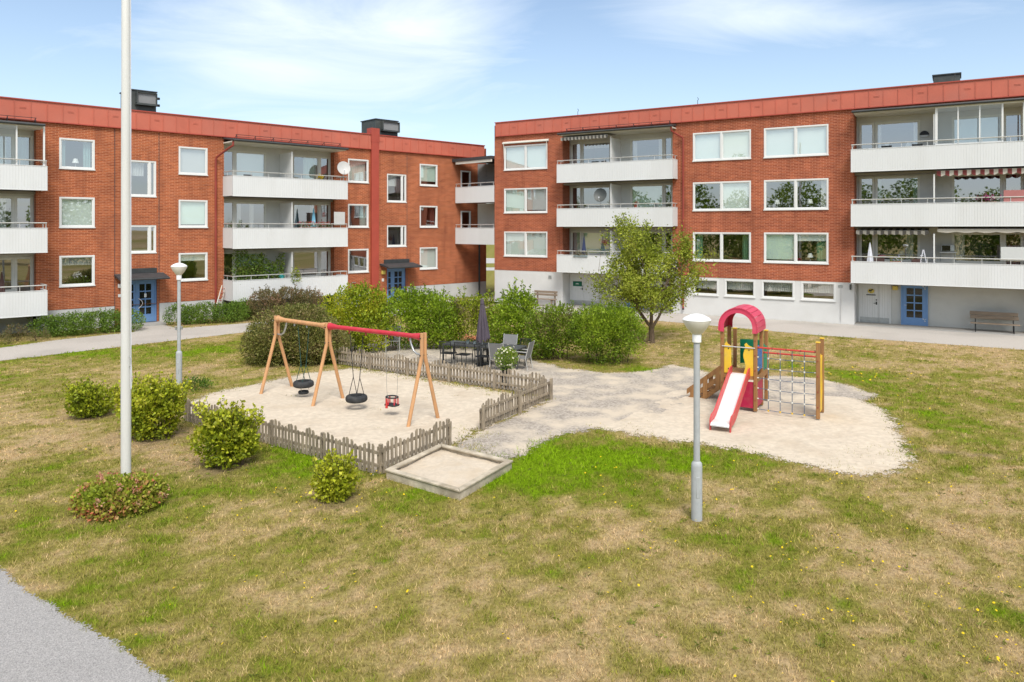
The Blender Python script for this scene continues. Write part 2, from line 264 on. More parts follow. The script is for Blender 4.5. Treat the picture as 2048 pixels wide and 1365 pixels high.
# ------------------------------------------------------------------ mesh helpers
class MB:
    """collects boxes, prisms and tubes; build() links them as ONE mesh object"""
    def __init__(s): s.v = []; s.f = []
    def add(s, vs, fs, T=None):
        o = len(s.v)
        s.v += [tuple(T @ Vector(p)) if T is not None else tuple(p) for p in vs]
        s.f += [tuple(i + o for i in f) for f in fs]; return s
    def box(s, x0, x1, y0, y1, z0, z1, T=None):
        return s.add([(x0, y0, z0), (x1, y0, z0), (x1, y1, z0), (x0, y1, z0), (x0, y0, z1), (x1, y0, z1), (x1, y1, z1), (x0, y1, z1)],
                     [(0, 3, 2, 1), (4, 5, 6, 7), (0, 1, 5, 4), (1, 2, 6, 5), (2, 3, 7, 6), (3, 0, 4, 7)], T)
    def quad(s, *p): return s.add(p, [tuple(range(len(p)))])
    def prism(s, poly, a, b, ax='y', T=None):           # polygon in the plane across ax, extruded from a to b
        def P(p, h): return (p[0], h, p[1]) if ax == 'y' else (h, p[0], p[1]) if ax == 'x' else (p[0], p[1], h)
        n = len(poly); vs = [P(p, a) for p in poly] + [P(p, b) for p in poly]
        fs = [tuple(range(n)), tuple(range(2 * n - 1, n - 1, -1))] + [(i, i + n, (i + 1) % n + n, (i + 1) % n) for i in range(n)]
        return s.add(vs, fs, T)
    def tube(s, pts, r, n=8, cap=True, T=None):
        pts = [Vector(p) for p in pts]; k = len(pts); rs = r if isinstance(r, (list, tuple)) else [r] * k
        vs = []; fs = []; u = None
        for i, p in enumerate(pts):
            d = (pts[min(i + 1, k - 1)] - pts[max(i - 1, 0)]).normalized()
            if u is None: u = d.orthogonal().normalized()
            else: u = (u - d * u.dot(d)); u = u.normalized() if u.length > 1e-6 else d.orthogonal().normalized()
            w = d.cross(u)
            for j in range(n):
                a = 2 * math.pi * j / n; vs.append(p + (u * math.cos(a) + w * math.sin(a)) * rs[i])
        for i in range(k - 1):
            for j in range(n): fs.append((i * n + j, i * n + (j + 1) % n, (i + 1) * n + (j + 1) % n, (i + 1) * n + j))
        if cap: fs += [tuple(range(n - 1, -1, -1)), tuple((k - 1) * n + j for j in range(n))]
        return s.add(vs, fs, T)
    def lathe(s, prof, n=24, c=(0, 0, 0), T=None):       # profile of (radius, z)
        vs = []; fs = []; k = len(prof)
        for r, z in prof:
            for j in range(n):
                a = 2 * math.pi * j / n; vs.append((c[0] + r * math.cos(a), c[1] + r * math.sin(a), c[2] + z))
        for i in range(k - 1):
            for j in range(n): fs.append((i * n + j, i * n + (j + 1) % n, (i + 1) * n + (j + 1) % n, (i + 1) * n + j))
        fs += [tuple(range(n - 1, -1, -1)), tuple((k - 1) * n + j for j in range(n))]
        return s.add(vs, fs, T)
    def torus(s, R, r, n=32, k=12, T=None, sy=1.0, sz=1.0):
        vs = []; fs = []
        for i in range(n):
            a = 2 * math.pi * i / n
            for j in range(k):
                b = 2 * math.pi * j / k
                vs.append(((R + r * math.cos(b)) * math.cos(a), (R + r * math.cos(b)) * math.sin(a) * sy, r * sz * math.sin(b)))
        for i in range(n):
            for j in range(k): fs.append((i * k + j, ((i + 1) % n) * k + j, ((i + 1) % n) * k + (j + 1) % k, i * k + (j + 1) % k))
        return s.add(vs, fs, T)
    def build(s, name, mat, parent=None, bevel=0.0, smooth=True, flip=False):
        me = bpy.data.meshes.new(name); me.from_pydata(s.v, [], s.f)
        bm = bmesh.new(); bm.from_mesh(me); bmesh.ops.recalc_face_normals(bm, faces=bm.faces)
        if bevel: bmesh.ops.bevel(bm, geom=[e for e in bm.edges if len(e.link_faces) == 2 and e.calc_face_angle(0) > 0.6], offset=bevel, segments=1, affect='EDGES', clamp_overlap=True)
        bm.to_mesh(me); bm.free()
        if smooth:
            me.polygons.foreach_set('use_smooth', [True] * len(me.polygons)); me.set_sharp_from_angle(angle=math.radians(38))
        me.materials.append(MATS[mat])
        o = bpy.data.objects.new(name, me); COL.objects.link(o)
        if parent: o.parent = parent
        return o
def tag(o, label=None, cat=None, group=None, kind=None):
    if label: o['label'] = label
    if cat: o['category'] = cat
    if group: o['group'] = group
    if kind: o['kind'] = kind
    return o
def thing(name, label, cat, loc=(0, 0, 0), rz=0.0, group=None):
    o = bpy.data.objects.new(name, None); COL.objects.link(o); o.location = loc; o.rotation_euler = (0, 0, rz)
    return tag(o, label, cat, group)
def dup(root, loc, rz, label, group=None):
    r = root.copy(); COL.objects.link(r); r.location = loc; r.rotation_euler = (0, 0, rz); r['label'] = label
    if group: r['group'] = group
    for ch in list(root.children):
        c = ch.copy(); COL.objects.link(c); c.parent = r
        for g in list(ch.children):
            d = g.copy(); COL.objects.link(d); d.parent = c
    return r
def np_mesh(name, V, T, tint, mat, parent=None, smooth=False):
    me = bpy.data.meshes.new(name); nv, nf = len(V), len(T)
    me.vertices.add(nv); me.vertices.foreach_set('co', np.asarray(V, np.float32).ravel())
    me.loops.add(nf * 3); me.loops.foreach_set('vertex_index', np.asarray(T, np.int32).ravel())
    me.polygons.add(nf); me.polygons.foreach_set('loop_start', np.arange(0, nf * 3, 3, dtype=np.int32))
    me.update(calc_edges=True)
    at = me.attributes.new('tint', 'FLOAT_COLOR', 'POINT')
    c = np.ones((nv, 4), np.float32); c[:, :3] = tint; at.data.foreach_set('color', c.ravel())
    if smooth: me.polygons.foreach_set('use_smooth', np.ones(nf, bool))
    me.materials.append(MATS[mat]); me.validate()
    o = bpy.data.objects.new(name, me); COL.objects.link(o)
    if parent: o.parent = parent
    return o

# value noise in numpy
_T = np.random.default_rng(3).random((64, 64, 64)).astype(np.float32)
def vnoise(P):
    P = np.asarray(P, np.float64); i = np.floor(P).astype(int); f = P - i; f = f * f * (3 - 2 * f); r = 0
    for a in (0, 1):
        for b in (0, 1):
            for c in (0, 1):
                w = (f[:, 0] if a else 1 - f[:, 0]) * (f[:, 1] if b else 1 - f[:, 1]) * (f[:, 2] if c else 1 - f[:, 2])
                r = r + w * _T[(i[:, 0] + a) % 64, (i[:, 1] + b) % 64, (i[:, 2] + c) % 64]
    return r
def fbm(P, o=4):
    P = np.asarray(P, np.float64); r = 0; a = 0.5; t = 0
    for k in range(o): r = r + a * vnoise(P * 2 ** k + 17.3 * k); t += a; a *= 0.55
    return r / t

def leaf_arrays(P, D, size, wr, C, fold=.18):
    n = len(P); R = NR.normal(0, 1, (n, 3)); S = np.cross(D, R); S /= np.linalg.norm(S, axis=1)[:, None] + 1e-9; N_ = np.cross(S, D)
    s = size[:, None]; V = np.zeros((n, 4, 3)); V[:, 0] = P; V[:, 2] = P + D * s
    mid = P + D * s * .48; V[:, 1] = mid + S * s * wr * .5 + N_ * s * fold; V[:, 3] = mid - S * s * wr * .5 + N_ * s * fold
    i = np.arange(n)[:, None] * 4; T = np.concatenate([i + np.array([[0, 1, 2]]), i + np.array([[0, 2, 3]])])
    return V.reshape(-1, 3), T, np.repeat(C, 4, 0)
def pick(P, pal, freq=1.8, jit=.22, var=.28):
    pal = np.array(pal); n = len(P); c = fbm(P * freq + 9.1, 3); c = (c - c.min()) / (np.ptp(c) + 1e-9) + NR.normal(0, jit, n)
    k = np.clip(c, 0, .999) * (len(pal) - 1); i = np.clip(k.astype(int), 0, len(pal) - 2); f = (k - i)[:, None]
    return (pal[i] * (1 - f) + pal[i + 1] * f) * NR.uniform(1 - var, 1 + var, (n, 1))
def unit(n):
    d = NR.normal(0, 1, (n, 3)); return d / np.linalg.norm(d, axis=1)[:, None]
# ------------------------------------------------------------------ ground, paths, sand
def pxpoly(L): return [gp(*p) for p in L]
YARD = pxpoly([(372, 812), (420, 788), (520, 768), (610, 748), (700, 738), (790, 748), (880, 765), (1000, 783), (1090, 797), (1085, 806), (962, 858), (905, 890), (760, 945), (600, 900), (470, 865), (375, 838)])
GRAVEL = pxpoly([(668, 716), (700, 690), (760, 684), (860, 690), (900, 688), (1050, 716), (1130, 738), (1230, 748), (1300, 742), (1345, 731), (1400, 740), (1440, 757), (1540, 752), (1640, 758), (1700, 772), (1754, 790), (1700, 812), (1560, 830), (1330, 850), (1215, 856), (1110, 870), (1078, 888), (1040, 917), (965, 917), (908, 893), (964, 859), (1095, 807), (1092, 790), (990, 778), (870, 757), (690, 728)])
PLAYSAND = pxpoly([(1195, 858), (1215, 826), (1260, 800), (1340, 768), (1410, 764), (1500, 776), (1600, 778), (1700, 792), (1760, 815), (1788, 845), (1802, 880), (1822, 925), (1772, 953), (1690, 948), (1600, 930), (1500, 905), (1400, 888), (1290, 872)])
NEARPATH = [(-19, 18.9), (-7.2, 10.2), (-6.35, 9.52), (-5.2, 8.75), (-4.4, 8.22), (-3.57, 7.62), (2.0, 3.5), (-4, -3), (-26, 12)]
class Fac:                                            # a facade line: s along it, y into the building
    def __init__(f, vp, Y, u):
        d = (vp - CX) / F; n = math.hypot(d, 1); k = -1 if vp < CX else 1
        f.d = (k * d / n, k / n); f.o = ((u - CX) / F * Y, Y); f.y = (-f.d[1], f.d[0]); f.rz = math.atan2(f.d[1], f.d[0])
    def w(f, s, off): return (f.o[0] + f.d[0] * s - f.y[0] * off, f.o[1] + f.d[1] * s - f.y[1] * off)
FL = Fac(2590, 31.698, 0); FR = Fac(-1340, 46.507, 988)
LPATH = [FL.w(s, o) for s, o in ((-12, 8.0), (-0.9, 7.0), (3.5, 6.5), (8.4, 6.0), (14, 5.6), (22, 5.0), (27, 4.2), (31, 3.2), (34, 0), (31.5, -1), (29.2, -1), (28.4, .8), (24, 1.8), (16, 2.2), (9.8, 3.0), (6.6, 2.6), (6.5, 0.3), (4.9, 0.3), (4.8, 2.5), (1.7, 2.8), (-0.5, 3.6), (-12, 4.4))]
RPATH = [FR.w(s, o) for s, o in ((-3.5, 3.4), (4, 3.5), (12.6, 3.6), (20, 4.6), (27.5, 4.5), (36, 4.5), (36, -1.2), (21, -1.2), (20.9, .02), (12, .02), (11.7, -1.2), (5, -1.2), (4.9, .02), (0, .02), (-2.6, 0.2), (-5, 1.5))]
def inpoly(x, y, poly):
    r = np.zeros(len(x), bool); n = len(poly)
    for i in range(n):
        (x0, y0), (x1, y1) = poly[i], poly[(i + 1) % n]
        if y0 == y1: continue
        c = ((y0 > y) != (y1 > y)) & (x < (x1 - x0) * (y - y0) / (y1 - y0) + x0); r ^= c
    return r
def blob(u, v, ru, rv, w):
    x, y = gp(u, v); y2 = gp(u, v - rv)[1]; y1 = gp(u, v + rv)[1]
    return (x, y, ru / F * y, (y2 - y1) / 2, w)
GB = [blob(*b) for b in ((250, 703, 300, 16, .55), (60, 740, 120, 25, .25), (640, 930, 120, 42, .75), (560, 900, 60, 22, .5), (1110, 925, 130, 52, .85), (1010, 985, 90, 35, .35), (1010, 960, 60, 25, .5),
    (1240, 905, 90, 22, .4), (1430, 915, 230, 24, .55), (1880, 840, 110, 75, .38), (1740, 765, 60, 22, .40), (1690, 748, 120, 9, .42), (260, 1190, 160, 70, .34), (60, 1060, 160, 50, .26), (170, 950, 120, 30, .2), (480, 1290, 140, 50, .3),
    (1500, 1090, 170, 60, .2), (1700, 1215, 45, 16, .55), (1990, 1215, 45, 30, .35), (1300, 740, 60, 9, .6), (470, 690, 60, 20, .35), (1240, 1130, 60, 40, .25), (1470, 1140, 60, 25, .3), (760, 1000, 130, 30, .3), (320, 1000, 60, 40, .35), (860, 990, 70, 20, .3),
    (1560, 735, 90, 8, .35), (1840, 905, 40, 30, .35), (1350, 660, 90, 6, .15), (700, 1340, 150, 40, .18), (80, 650, 140, 20, .3), (650, 712, 40, 10, .4),
    (300, 890, 90, 35, -.22), (420, 930, 60, 30, -.15), (560, 1010, 110, 40, -.22), (1100, 1230, 250, 70, -.2), (1300, 1330, 200, 60, -.12), (1750, 1130, 160, 50, -.2), (1900, 690, 260, 22, -.22), (420, 745, 80, 12, -.3), (850, 1130, 140, 45, -.2), (60, 885, 90, 40, -.18), (1900, 1010, 120, 50, -.15), (1250, 1060, 60, 30, -.25))]
def lawn_g(x, y):
    P = np.stack([x, y, np.zeros_like(x)], 1)
    g = 0.355 + 0.80 * (fbm(P * 0.55 + 5, 4) - 0.5) + 0.95 * (fbm(P * 2.3 + 31, 3) - 0.5) + 1.1 * (fbm(P * 7.5 + 71, 3) - 0.5)
    for bx, by, rx, ry, w in GB:
        g = g + w * np.exp(-(((x - bx) / rx) ** 2 + ((y - by) / ry) ** 2))
    return np.clip(g, 0, 1.25)
def soil(x, y):                                        # worn bare tracks in the turf
    w = np.zeros(len(x))
    for p, q, r, k in ((gp(1740, 893), gp(2060, 919), .10, .8), (gp(1318, 730), gp(1452, 648), .22, .45), (gp(1360, 735), gp(1500, 668), .12, .35)):
        dx, dy = q[0] - p[0], q[1] - p[1]; t = np.clip(((x - p[0]) * dx + (y - p[1]) * dy) / (dx * dx + dy * dy), 0, 1)
        d = np.hypot(x - p[0] - t * dx, y - p[1] - t * dy); n = fbm(np.stack([x * 3, y * 3, x * 0], 1), 3); w = np.maximum(w, k * np.exp(-(d / r) ** 2) * np.clip(n * 3 - .7, 0, 1))
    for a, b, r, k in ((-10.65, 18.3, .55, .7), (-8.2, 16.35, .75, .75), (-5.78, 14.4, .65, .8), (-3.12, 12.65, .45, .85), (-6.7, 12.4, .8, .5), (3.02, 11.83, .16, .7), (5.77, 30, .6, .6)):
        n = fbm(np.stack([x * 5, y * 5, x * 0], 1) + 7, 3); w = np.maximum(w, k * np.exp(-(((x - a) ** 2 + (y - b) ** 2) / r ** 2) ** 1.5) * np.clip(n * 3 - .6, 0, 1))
    return w[:, None]
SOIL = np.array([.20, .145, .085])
STOPS = np.array([0.0, 0.22, 0.45, 0.7, 1.0, 1.25])
PAL = np.array([(0.60, 0.435, 0.235), (0.50, 0.385, 0.165), (0.36, 0.305, 0.082), (0.265, 0.262, 0.042), (0.185, 0.280, 0.008), (0.225, 0.36, 0.006)])
def lawn_rgb(g): return np.stack([np.interp(g, STOPS, PAL[:, k]) for k in range(3)], 1)
def build_ground():
    xs = np.concatenate([[-2500, -700, -250, -120, -70, -45], np.arange(-30, 30.01, 0.2), [45, 70, 120, 250, 700, 2500]])
    ys = np.concatenate([[-600, -150, -40, -12], np.arange(2, 46.01, 0.2), [50, 56, 64, 75, 90, 110, 140, 200, 350, 800, 3000]])
    X, Y = np.meshgrid(xs, ys); x, y = X.ravel(), Y.ravel(); nx, ny = len(xs), len(ys)
    z = np.where(y > 125, (y - 125) * 0.010, 0.0)      # the land rises a little beyond the gap between the houses
    z = np.minimum(z, 3.5)
    g = lawn_g(x, y); g = np.where(y > 48, np.clip(0.6 + 0.25 * (g - .5), 0, 1), g)
    i = (np.arange(ny - 1)[:, None] * nx + np.arange(nx - 1)[None, :]).ravel()
    T = np.concatenate([np.stack([i, i + 1, i + nx + 1], 1), np.stack([i, i + nx + 1, i + nx], 1)])
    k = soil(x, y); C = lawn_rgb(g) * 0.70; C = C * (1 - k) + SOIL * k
    tag(np_mesh('ground', np.stack([x, y, z], 1), T, C, 'lawn', smooth=True), kind='structure')
build_ground()
def seg_dist(x, y, poly):
    r = np.full(len(x), 1e9); n = len(poly)
    for i in range(n):
        (ax, ay), (bx, by) = poly[i], poly[(i + 1) % n]; dx, dy = bx - ax, by - ay; l2 = dx * dx + dy * dy + 1e-9
        t = np.clip(((x - ax) * dx + (y - ay) * dy) / l2, 0, 1); r = np.minimum(r, (x - ax - t * dx) ** 2 + (y - ay - t * dy) ** 2)
    return np.sqrt(r)
def signed(x, y, poly): return np.where(inpoly(x, y, poly), 1.0, -1.0) * seg_dist(x, y, poly)
def fray(mt, w):                                       # loose material thins out in grains and tongues at its edge
    m = MATS[mt]; t = m.node_tree; N = t.nodes; L = t.links; out = N['Material Output']; src = out.inputs[0].links[0].from_socket
    at = N.new('ShaderNodeAttribute'); at.attribute_name = 'edge'; tc = N.new('ShaderNodeTexCoord'); acc = at.outputs['Fac']
    for sc, k in ((1.7, 1.7), (6.0, 1.4), (26.0, 2.4)):
        nz = N.new('ShaderNodeTexNoise'); nz.inputs['Scale'].default_value = sc; nz.inputs['Detail'].default_value = 3; L.new(tc.outputs['Object'], nz.inputs[0])
        sb = N.new('ShaderNodeMath'); sb.operation = 'SUBTRACT'; L.new(nz.outputs[0], sb.inputs[0]); sb.inputs[1].default_value = .5
        ma = N.new('ShaderNodeMath'); ma.operation = 'MULTIPLY_ADD'; L.new(sb.outputs[0], ma.inputs[0]); ma.inputs[1].default_value = k * w; L.new(acc, ma.inputs[2]); acc = ma.outputs[0]
    g = N.new('ShaderNodeMath'); g.operation = 'GREATER_THAN'; L.new(acc, g.inputs[0]); g.inputs[1].default_value = 0.0
    tr = N.new('ShaderNodeBsdfTransparent'); mx = N.new('ShaderNodeMixShader'); L.new(g.outputs[0], mx.inputs[0]); L.new(tr.outputs[0], mx.inputs[1]); L.new(src, mx.inputs[2]); L.new(mx.outputs[0], out.inputs[0])
fray('sand', .42); fray('gravel', .32); fray('path_asphalt', .10); fray('asphalt', .10)
def sheet(name, poly, z, mat, pad, res, relief=0.0, hollows=()):
    P = np.array(poly); xs = np.arange(P[:, 0].min() - pad, P[:, 0].max() + pad + res, res); ys = np.arange(P[:, 1].min() - pad, P[:, 1].max() + pad + res, res)
    X, Y = np.meshgrid(xs, ys); x, y = X.ravel(), Y.ravel(); nx, ny = len(xs), len(ys); sd = signed(x, y, poly)
    i = (np.arange(ny - 1)[:, None] * nx + np.arange(nx - 1)[None, :]).ravel(); q = np.stack([i, i + 1, i + nx + 1, i + nx], 1)
    q = q[sd[q].max(1) > -pad]; zz = np.full(len(x), z)
    if relief:
        k = np.clip((sd + .1) / .7, 0, 1); k = k * k * (3 - 2 * k); Q = np.stack([x, y, x * 0], 1)
        k = np.clip((sd + .15) / 1.1, 0, 1); k = k * k * (3 - 2 * k); zz = z + k * (.030 + relief * (2.2 * (fbm(Q * 1.1 + 8, 3) - .5) + 1.6 * (fbm(Q * 4.2 + 3, 3) - .5)))
        for hx, hy, r, d in hollows: zz = zz - k * d * np.exp(-((x - hx) ** 2 + (y - hy) ** 2) / r ** 2)
        zz = np.maximum(zz, z - .002)
    used, inv = np.unique(q, return_inverse=True); q = inv.reshape(-1, 4); T = np.concatenate([q[:, [0, 1, 2]], q[:, [0, 2, 3]]])
    o = np_mesh(name, np.stack([x, y, zz], 1)[used], T, np.ones(3), mat, smooth=True)
    e = o.data.attributes.new('edge', 'FLOAT', 'POINT'); e.data.foreach_set('value', sd[used].astype(np.float32))
    return tag(o, kind='structure')
def plain_sheet(name, p, z, mat):
    o = MB().quad(*[(a, b, z) for a, b in p]).build(name, mat, smooth=False); return tag(o, kind='structure')
sheet('path', LPATH, 0.004, 'path_asphalt', .15, .25)
sheet('path', RPATH, 0.004, 'path_asphalt', .15, .25)
sheet('path', NEARPATH, 0.005, 'asphalt', .15, .2)
sheet('path', GRAVEL, 0.006, 'gravel', .55, .12, .006)
HOL = [(-6.05, 20.6, .5, .05), (-4.0, 19.4, .5, .05), (-3.1, 18.9, .4, .04)]
sheet('sand', YARD, 0.009, 'sand', .7, .09, .022, HOL)
sheet('sand', PLAYSAND, 0.009, 'sand', .75, .09, .020, [(4.75, 16.6, .5, .05), (6.6, 18.2, .6, .03)])
plain_sheet('road', [(-40, 80), (40, 80), (40, 86), (-40, 86)], 0.01, 'road_far')
plain_sheet('road', [(-60, 96), (60, 96), (60, 120), (-60, 120)], 0.01, 'road_far')

def build_grass():
    # tufts: dense close to the eye, thinner with distance, none on paths and sand
    parts = []
    for y0, y1, dens in ((5.5, 9, 800), (9, 12, 560), (12, 16, 320), (16, 22, 150), (22, 30, 70), (30, 38, 28)):
        w = 0.80 * y1 + 1.5; n = int(2 * w * (y1 - y0) * dens)
        parts.append(np.stack([NR.uniform(-w, w, n), NR.uniform(y0, y1, n)], 1))
    P = np.concatenate(parts); x, y = P[:, 0], P[:, 1]
    jx = x + NR.normal(0, 0.22, len(x)); jy = y + NR.normal(0, 0.22, len(x))
    keep = np.ones(len(x), bool)
    for poly in (YARD, GRAVEL, PLAYSAND, LPATH, RPATH): keep &= ~inpoly(jx, jy, poly)
    keep &= ~inpoly(x + NR.normal(0, .04, len(x)), y + NR.normal(0, .04, len(x)), NEARPATH)
    so_ = lambda f: (-( (x - f.o[0]) * f.y[0] + (y - f.o[1]) * f.y[1]))
    keep &= (so_(FL) > 0.2) & (so_(FR) > 0.2)
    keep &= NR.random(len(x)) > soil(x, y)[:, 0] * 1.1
    x, y = x[keep], y[keep]
    # weeds that grow up through the sand
    wx, wy = [], []
    for u, v, n, r in [(NR.uniform(830, 1060), NR.uniform(752, 800), 9, .10) for _ in range(34)] + [(NR.uniform(905, 990), NR.uniform(855, 905), 16, .16) for _ in range(14)] + [(905, 768, 60, .18), (690, 806, 25, .10), (930, 776, 30, .2), (912, 935, 8, .05)] + [(NR.uniform(480, 760), NR.uniform(790, 900), 4, .08) for _ in range(16)] + [(NR.uniform(1640, 1800), NR.uniform(900, 945), 14, .2) for _ in range(14)] + [(NR.uniform(1200, 1290), NR.uniform(845, 880), 10, .2) for _ in range(12)] + [(NR.uniform(690, 1090), 0, 6, .12) for _ in range(60)]:
        if v == 0: v = 739 + (u - 690) * 0.149 + NR.normal(0, 2.5)
        a, b = gp(u, v); wx.append(NR.normal(a, r, n)); wy.append(NR.normal(b, r, n))
    wx, wy = np.concatenate(wx), np.concatenate(wy)
    g = np.concatenate([lawn_g(x, y), np.full(len(wx), 0.62)]); x = np.concatenate([x, wx]); y = np.concatenate([y, wy]); n = len(x)
    C = lawn_rgb(np.clip(g + NR.normal(0, 0.17, n), 0, 1.25)) * NR.uniform(0.55, 1.5, (n, 1))
    B = 3; px = np.repeat(x, B) + NR.normal(0, 0.025, n * B); py = np.repeat(y, B) + NR.normal(0, 0.025, n * B)
    gg = np.repeat(g, B); dist = np.repeat(np.clip(y / 14, .7, 2.2), B)
    h = NR.uniform(0.020, 0.062, n * B) * (0.7 + 0.6 * gg) * (0.6 + .9 * np.repeat(fbm(np.stack([x * 2.6, y * 2.6, x * 0], 1) + 40, 3), B)); a = NR.uniform(0, 2 * np.pi, n * B); w = NR.uniform(0.004, 0.009, n * B) * dist
    lean = NR.uniform(0.2, 1.3, n * B) * h; la = NR.uniform(0, 2 * np.pi, n * B)
    V = np.zeros((n * B, 3, 3)); ca, sa = np.cos(a) * w, np.sin(a) * w
    V[:, 0] = np.stack([px - ca, py - sa, np.full_like(px, -0.004)], 1); V[:, 1] = np.stack([px + ca, py + sa, np.full_like(px, -0.004)], 1)
    V[:, 2] = np.stack([px + np.cos(la) * lean, py + np.sin(la) * lean, h], 1)
    T = np.arange(n * B * 3).reshape(-1, 3); tint = np.repeat(np.repeat(C, B, 0), 3, 0); V = V.reshape(-1, 3)
    # flat dark rosettes of hawkbit and plantain, in drifts
    rp = np.stack([NR.uniform(-14, 14, 2600), NR.uniform(6, 22, 2600)], 1); rk = (fbm(np.concatenate([rp * .7, rp[:, :1] * 0], 1) + 90, 3) > .55)
    for poly in (YARD, GRAVEL, PLAYSAND, NEARPATH): rk &= ~inpoly(rp[:, 0], rp[:, 1], poly)
    rp = rp[rk]; m = 9; q = np.repeat(np.concatenate([rp, np.full((len(rp), 1), .012)], 1), m, 0) + NR.normal(0, .02, (len(rp) * m, 3)) * [1, 1, 0]; an = NR.uniform(0, 6.28, len(q))
    D = np.stack([np.cos(an), np.sin(an), NR.uniform(.1, .6, len(q))], 1); D /= np.linalg.norm(D, axis=1)[:, None]; rc = np.repeat(pick(np.concatenate([rp, rp[:, :1] * 0], 1), [(.14, .175, .03), (.19, .23, .03), (.26, .28, .04)], 1.0), m, 0)
    V2, T2, K2 = leaf_arrays(q, D, NR.uniform(.03, .075, len(q)), .26, rc, .1); T = np.concatenate([T, T2 + len(V)]); V = np.concatenate([V, V2]); tint = np.concatenate([tint, K2])
    tag(np_mesh('grass', V, T, tint, 'grass_blade'), 'short dry lawn grass with green and straw coloured patches', 'grass', kind='stuff')
    # hawkbit flowers: yellow dots in loose drifts, some white clover
    P = []
    for u, v, ru, rv, k in ((1500, 970, 180, 40, 46), (1640, 1110, 60, 25, 26), (1950, 1240, 60, 40, 34), (1860, 1000, 120, 40, 24), (620, 1000, 90, 30, 26), (780, 960, 60, 30, 30), (1250, 1000, 120, 50, 26), (1640, 1235, 60, 15, 14), (2020, 1330, 40, 30, 16), (1300, 1090, 120, 40, 16), (600, 1200, 160, 60, 16), (1500, 1180, 200, 60, 14), (1730, 750, 60, 8, 30), (1560, 735, 60, 8, 24), (1800, 850, 60, 30, 30), (250, 980, 180, 60, 20), (1000, 1200, 500, 120, 24), (1300, 702, 40, 12, 40), (1380, 690, 60, 14, 26)):
        for _ in range(k):
            uu, vv = NR.normal(u, ru), min(1375, max(660, NR.normal(v, rv))); a, b = gp(uu, vv); P.append((a, b, 1 if v > 720 else 0))
    P = np.array(P); k = np.ones(len(P), bool)
    for poly in (YARD, GRAVEL, PLAYSAND, LPATH, RPATH, NEARPATH): k &= ~inpoly(P[:, 0], P[:, 1], poly)
    P = P[k]; V = []; T = []; Cc = []
    for a, b, yel in P:
        r = NR.uniform(.010, .018) * min(2.0, max(1, b / 12)); z = NR.uniform(.04, .075); o = len(V); tx, ty = NR.normal(0, .3, 2)
        V.append((a, b, z + r * .3)); Cc.append((.75, .52, .02) if yel else (.62, .52, .26))
        for j in range(6):
            t = j * math.pi / 3; V.append((a + r * math.cos(t), b + r * math.sin(t), z + r * (tx * math.cos(t) + ty * math.sin(t)))); Cc.append((.80, .58, .015) if yel else (.60, .50, .25))
            T.append((o, o + 1 + j, o + 1 + (j + 1) % 6))
    tag(np_mesh('wildflowers', np.array(V), np.array(T), np.array(Cc), 'petal'), 'tiny yellow flowers dotted over the dry lawn', 'wildflowers', kind='stuff')
build_grass()

# ------------------------------------------------------------------ buildings
def grid_wall(mb, s0, s1, z0, z1, holes, y=0.0, reveal=0.14):
    S = sorted({s0, s1} | {max(s0, min(s1, v)) for h in holes for v in h[:2]}); Z = sorted({z0, z1} | {max(z0, min(z1, v)) for h in holes for v in h[2:4]})
    for a, b in zip(S, S[1:]):
        for c, d in zip(Z, Z[1:]):
            m, n = (a + b) / 2, (c + d) / 2
            if any(h[0] < m < h[1] and h[2] < n < h[3] for h in holes): continue
            mb.quad((a, y, c), (b, y, c), (b, y, d), (a, y, d))
    if reveal:
        for h in holes:
            a, b, c, d = max(h[0], s0), min(h[1], s1), max(h[2], z0), min(h[3], z1)
            if b <= a or d <= c: continue
            r = h[4] if len(h) > 4 else reveal
            mb.quad((a, y, c), (a, y + r, c), (a, y + r, d), (a, y, d)); mb.quad((b, y, c), (b, y, d), (b, y + r, d), (b, y + r, c))
            mb.quad((a, y, d), (a, y + r, d), (b, y + r, d), (b, y, d))
            if c > z0: mb.quad((a, y, c), (b, y, c), (b, y + r, c), (a, y + r, c))
def drape(s0, s1, z0, z1, y, amp=0.03, folds=None):
    mb = MB(); n = max(10, int((s1 - s0) / 0.02)); k = folds or max(2, (s1 - s0) / 0.11)
    top = []; bot = []
    for i in range(n + 1):
        t = i / n; o = amp * math.sin(t * k * 2 * math.pi) + 0.3 * amp * math.sin(t * k * 5.1)
        mb.v.append((s0 + (s1 - s0) * t, y + o, z1)); mb.v.append((s0 + (s1 - s0) * t, y + 1.25 * o, z0))
    mb.f = [(2 * i, 2 * i + 2, 2 * i + 3, 2 * i + 1) for i in range(n)]
    return mb
